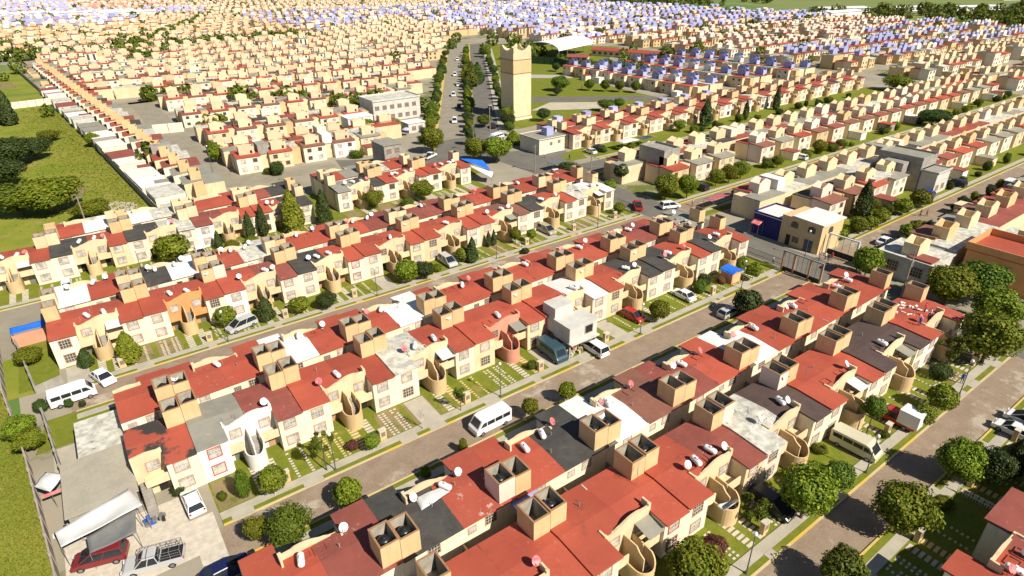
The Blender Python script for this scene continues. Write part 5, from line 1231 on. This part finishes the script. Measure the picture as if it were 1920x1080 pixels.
house('white corner house with blue tank at left end of long row', 112.6, 122.4, 143.0, 152.5, 4.4, 'pale', 'grey', [('f', 4.5, 2.4, .7), ('f', 7.6, 2.6, .7)], parapet=.3)
solid('roof_tower', 'lilac roof tower on the white corner house', 'roof tower', [(117.4, 120.0, 145.5, 148.2, 4.56, 6.9)], 'purple')
for k in range(7): solid('roof_tower', f'lilac roof tower, {ordn(k)} along back of long row', 'roof tower', [(128+12.3*k, 130.4+12.3*k, 153.6, 156, 4.4, 7.4)], 'purple', 'lilac towers of the long row')
house('three-storey grey house with balconies at the junction', 68.0, 73.2, 154.0, 162.0, 7.6, 'concrete', 'grey', [('f', 1.4, 5.4, 1), ('f', 3.8, 5.4, 1), ('f', 1.4, 2.8, 1), ('f', 3.8, 2.8, 1)])
house('white corner shop beside the avenue', 94.6, 101.0, 192.0, 197.6, 3.2, 'raw_white', 'white', [('f', 2, .9, 1), ('f', 4.5, .9, 1)], name='corner_shop', cat='shop')
house('long white three-storey building beside the avenue', 92.0, 111.0, 214.0, 226.0, 7.4, 'raw_white', 'stain_white', [('f', 1.5+3*k, zz, 1.1) for k in range(6) for zz in (1.0, 4.4)], name='apartment_building', cat='building', parapet=.6)
house('white two-storey house left of the junction trees', 78.0, 87.0, 203.5, 210.0, 5.2, 'white_wall', 'white', [('f', 2, 3, 1), ('f', 6, 3, 1)])
house('half-built low concrete shed on the meadow edge', -6.5, 2.0, 151.5, 156.5, 2.4, 'concrete', 'stain_white', [('f', 2, .8, .9)], name='shed', cat='shed')
house('pale annexe with sheet roof along upper row', -4.0, 8.4, 160.0, 168.0, 4.4, 'concrete', 'grey') if False else None
for k, (x, y, l, w2) in enumerate(((870, 330, 60, 14), (960, 300, 80, 14), (800, 380, 50, 16), (1150, 380, 70, 20), (1300, 420, 60, 20), (740, 420, 60, 26), (1050, 260, 50, 12))):
    gabled(f'white farm shed, {ordn(k)} among the far green fields', x, y, -.5, l, w2, 4, 'gas_white', 'gas_white', 'farm_shed')
for k, (x, y, l, w2) in enumerate(((20, 980, 90, 22), (70, 935, 60, 20), (-30, 1010, 60, 30), (640, 352, 50, 16))):
    gabled(f'long white warehouse, {ordn(k)} in the far town', x, y, -.08, l, w2, 7, 'gas_white', 'gas_white', 'warehouse')
for k in range(17):
    v = 160+12.5*k+random.uniform(-2, 2); x = wallx(v)+.5; d_ = random.uniform(5, 10)
    o = thing('annexe', f'low flat annexe against the long grey wall, {ordn(k)} from the front', 'shed', (x, v, 0), .08, 'annexes along the long grey wall'); hh = 2.3+random.random()
    ob('wall', G().box(0, 6.6, 0, d_, 0, hh).mesh('wall', (random.choice(['concrete', 'pale', 'raw_white']),)), o); ob('roof', G().box(-.1, 6.7, -.1, d_+.1, hh, hh+.12).mesh('roof', (random.choice(['grey', 'stain_white', 'white', 'red_old', 'pinkwhite']),)), o)
# gates
def gate(label, x, y0, y1, h, mt, posts, solidh, n):
    R = thing('street_gate', label, 'gate', (x, y0, 0)); l = y1-y0
    for p in posts: ob('gate_post', G().box(-.14, .14, p*l-.14, p*l+.14, 0, h).mesh('gate_post', (mt,)), R)
    ob('beam', G().box(-.12, .12, -.14, l+.14, h, h+.22).mesh('beam', (mt if mt != 'trim' else 'concrete',)), R)
    ob('sheet_panel', G().box(-.03, .03, .15, l-.15, .15, solidh).mesh('sheet_panel', ('iron',)), R)
    for k in range(n): ob('bar', cm(f'gb{h}', lambda: G().box(-.02, .02, -.02, .02, solidh, h).mesh('bar', ('iron',))), R, None, (0, .2+(l-.4)*k/(n-1), 0))
gate('rust-posted vehicle gate at end of middle street', 99.6, 46.8, 54.2, 3.8, 'trim', (0, .3, .7, 1), .9, 9)
gate('white framed gate across the cross street', 112.8, 47.6, 53.2, 4.2, 'gas_white', (0, 1), 1.3, 5)
R = thing('black_fence', 'black railing right of the rust-posted gate', 'fence', (99.8, 54.6, 0))
for k in range(34): ob('bar', cm('bfb', lambda: G().box(-.015, .015, -.015, .015, 0, 2.0).mesh('bar', ('iron',))), R, None, (0, k*.25, 0))
for z in (.15, 1.0, 1.95): ob('rail', G().box(-.025, .025, 0, 8.3, z, z+.05).mesh('rail', ('iron',)), R)
R = thing('black_fence', 'black railing at right end of narrow lane lawns', 'fence', (99.6, 89.6, 0))
for k in range(30): ob('bar', cm('bfb', None), R, None, (0, k*.25, 0))
for z in (.15, 1.95): ob('rail', G().box(-.025, .025, 0, 7.4, z, z+.05).mesh('rail', ('iron',)), R)
R = thing('white_picket_fence', 'white picket fence in the shaded yard, right street', 'fence', (66.0, 7.6, .08), .02)
for k in range(17): ob('picket', cm('pk', lambda: G().box(-.03, .03, -.02, .02, 0, .95).mesh('picket', ('gas_white',))), R, None, (0, k*.25, 0))
for z in (.3, .75): ob('rail', cm('pkr%.1f' % z, lambda: G().box(.03, .06, 0, 4.1, z, z+.07).mesh('rail', ('gas_white',))), R)
R = thing('guard_booth', 'red kiosk with curved blue roof on middle street lawn', 'kiosk', (87.2, 55.9, .06))
ob('wall', G().box(0, 2.6, 0, 2.4, 0, 2.0).mesh('wall', ('pink_wall',)), R); ob('side_panel', G().box(.3, 2.2, -.04, 0, .2, 1.7).mesh('side_panel', ('stone_yellow',)), R)
ob('roof', G().prism([(-.25, 2.0), (.0, 2.28), (.6, 2.5), (1.3, 2.56), (2.0, 2.5), (2.6, 2.28), (2.85, 2.0), (2.6, 2.05), (1.3, 2.4), (0, 2.05)], -.2, 2.6, 'y').mesh('roof', ('tarp_blue',)), R) 
R = thing('bus_shelter', 'grey sheet-roofed bus shelter at the junction', 'shelter', (105.0, 127.2, 0))
ob('roof', G().box(-.3, 5.3, -.3, 2.5, 2.4, 2.5).mesh('roof', ('steel',)), R)
for x in (0, 2.5, 5): 
    for y in (0, 2.2): ob('post', cm('bsp', lambda: G().tube((0, 0, 0), (0, 0, 2.4), .05, n=6).mesh('post', ('steel',))), R, None, (x, y, 0))
for k, (x, y) in enumerate(((109.5, 163.0), (92.5, 189.6))):
    R = thing('market_umbrella', f'lilac-blue street stall umbrella {"right of the avenue" if k == 0 else "by the white corner shop"}', 'umbrella', (x, y, .04)); ob('canopy', cm('umb', lambda: G().lathe([(1.5, 2.1), (1.45, 2.25), (.8, 2.6), (.05, 2.8)], n=10).mesh('canopy', ('purple',))), R); ob('pole', cm('umbp', lambda: G().tube((0, 0, 0), (0, 0, 2.6), .04, n=6).mesh('pole', ('steel',))), R)
# lamp posts, poles
def lamp(x, y, label, h=5.0):
    R = thing('street_lamp', label, 'street lamp', (x, y, .1), 0, 'street lamps')
    ob('post', cm('lpp%.0f' % h, lambda: G().tube((0, 0, 0), (0, 0, h), .07, .045, 8).mesh('post', ('post',))), R); ob('lamp_head', cm('lph%.0f' % h, lambda: G().lathe([(.05, h), (.17, h+.06), (.21, h+.22), (.15, h+.38), (.03, h+.44)], n=10).mesh('lamp_head', ('lamp_glass',), True)), R)
    ob('base', cm('lpb', lambda: G().lathe([(.16, 0), (.14, .2), (.08, .35)], n=8).mesh('base', ('post',))), R)
for k, (x, y) in enumerate(((13.9, 54.0), (36.4, 53.9), (62.4, 53.9), (87.3, 53.9))): lamp(x, y, f'dark lamp post, {ordn(k)} from left, middle street')
for k, (x, y) in enumerate(((11.0, 89.7), (35.5, 89.7), (60.4, 89.7), (86.8, 89.7))): lamp(x, y, f'dark lamp post, {ordn(k)} from left, narrow lane')
for k, (x, y) in enumerate(((39.5, 18.7), (61.0, 18.7), (84.6, 18.7))): lamp(x, y, f'dark lamp post, {ordn(k)} from left, right street')
lamp(108.3, 54.8, 'lamp post before the arched building'); lamp(4, 123.2, 'lamp post on the court road verge'); lamp(30, 186, 'thin lamp post in the lower left lane', 7)
def upole(x, y, h, label, trans=False):
    R = thing('utility_pole', label, 'utility pole', (x, y, 0), .4, 'utility poles')
    ob('pole', cm(f'up{h}', lambda: G().tube((0, 0, 0), (0, 0, h), .16, .10, 8).mesh('pole', ('pole_wood',))), R)
    def arms():
        g = G(); g.box(-1.0, 1.0, -.06, .06, h-.6, h-.45)
        for x in (-.9, -.3, .3, .9): g.tube((x, 0, h-.45), (x, 0, h-.2), .05, n=6)
        return g.mesh('crossarm', ('steel',))
    ob('crossarm', cm(f'upa{h}', arms), R)
    if trans:
        ob('transformer', cm('upt', lambda: G().lathe([(.3, 5.2), (.36, 5.3), (.36, 6.3), (.3, 6.4)], (.5, 0, 0), 10).mesh('transformer', ('steel',))), R); ob('crossarm', cm('upa2', lambda: G().box(-.8, 1.2, -.06, .06, 6.7, 6.85).mesh('crossarm', ('pole_wood',))), R)
upole(106.6, 36.2, 8.5, 'utility pole with transformer beside corner trees', True); upole(101.4, 130.6, 7.5, 'utility pole left of the bus shelter'); upole(115.2, 123.0, 7.5, 'utility pole right of the bus shelter')
upole(99.0, 158.0, 8.5, 'utility pole behind the junction trees'); upole(118.5, 178.0, 9.5, 'utility pole left of the water tower'); upole(196.0, 218.0, 9.5, 'utility pole in the park road'); upole(216, 222, 9.5, 'utility pole by the lilac column'); upole(-2.2, 157.5, 7.5, 'leaning pole on the meadow edge'); upole(66, 190, 9.5, 'utility pole in the dense left block')
# meter pillars on the pavements
def pillar(x, y, label, h=1.5):
    R = thing('meter_pillar', label, 'pillar', (x, y, .08), 0, 'meter pillars'); ob('body', cm('mp', lambda: G().box(-.42, .42, -.25, .25, 0, 1.45).mesh('body', ('ochre',))), R); ob('cap', cm('mpc', lambda: G().box(-.47, .47, -.3, .3, 1.45, 1.54).mesh('cap', ('stone',))), R)
    ob('meter_door', cm('mpd', lambda: G().box(-.25, .25, -.28, -.24, .6, 1.2).mesh('meter_door', ('steel',))), R)
for k in range(8): pillar((B2[k+1]+B2[k+2])/2+1.5, 55.6, f'ochre meter pillar, {ordn(k)} from left, middle street lawns')
for k in range(7): pillar((B3[k+1]+B3[k+2])/2+1.4, 20.6, f'ochre meter pillar, {ordn(k)} from left, right street lawns')
for k in range(4): pillar(44+12.1*k, 11.2, f'ochre meter pillar, {ordn(k)} from left, shaded right street yards')
for k in range(9): pillar((B1[k]+B1[k+1])/2+1.5, 91.6, f'ochre meter pillar, {ordn(k)} from left, narrow lane lawns')
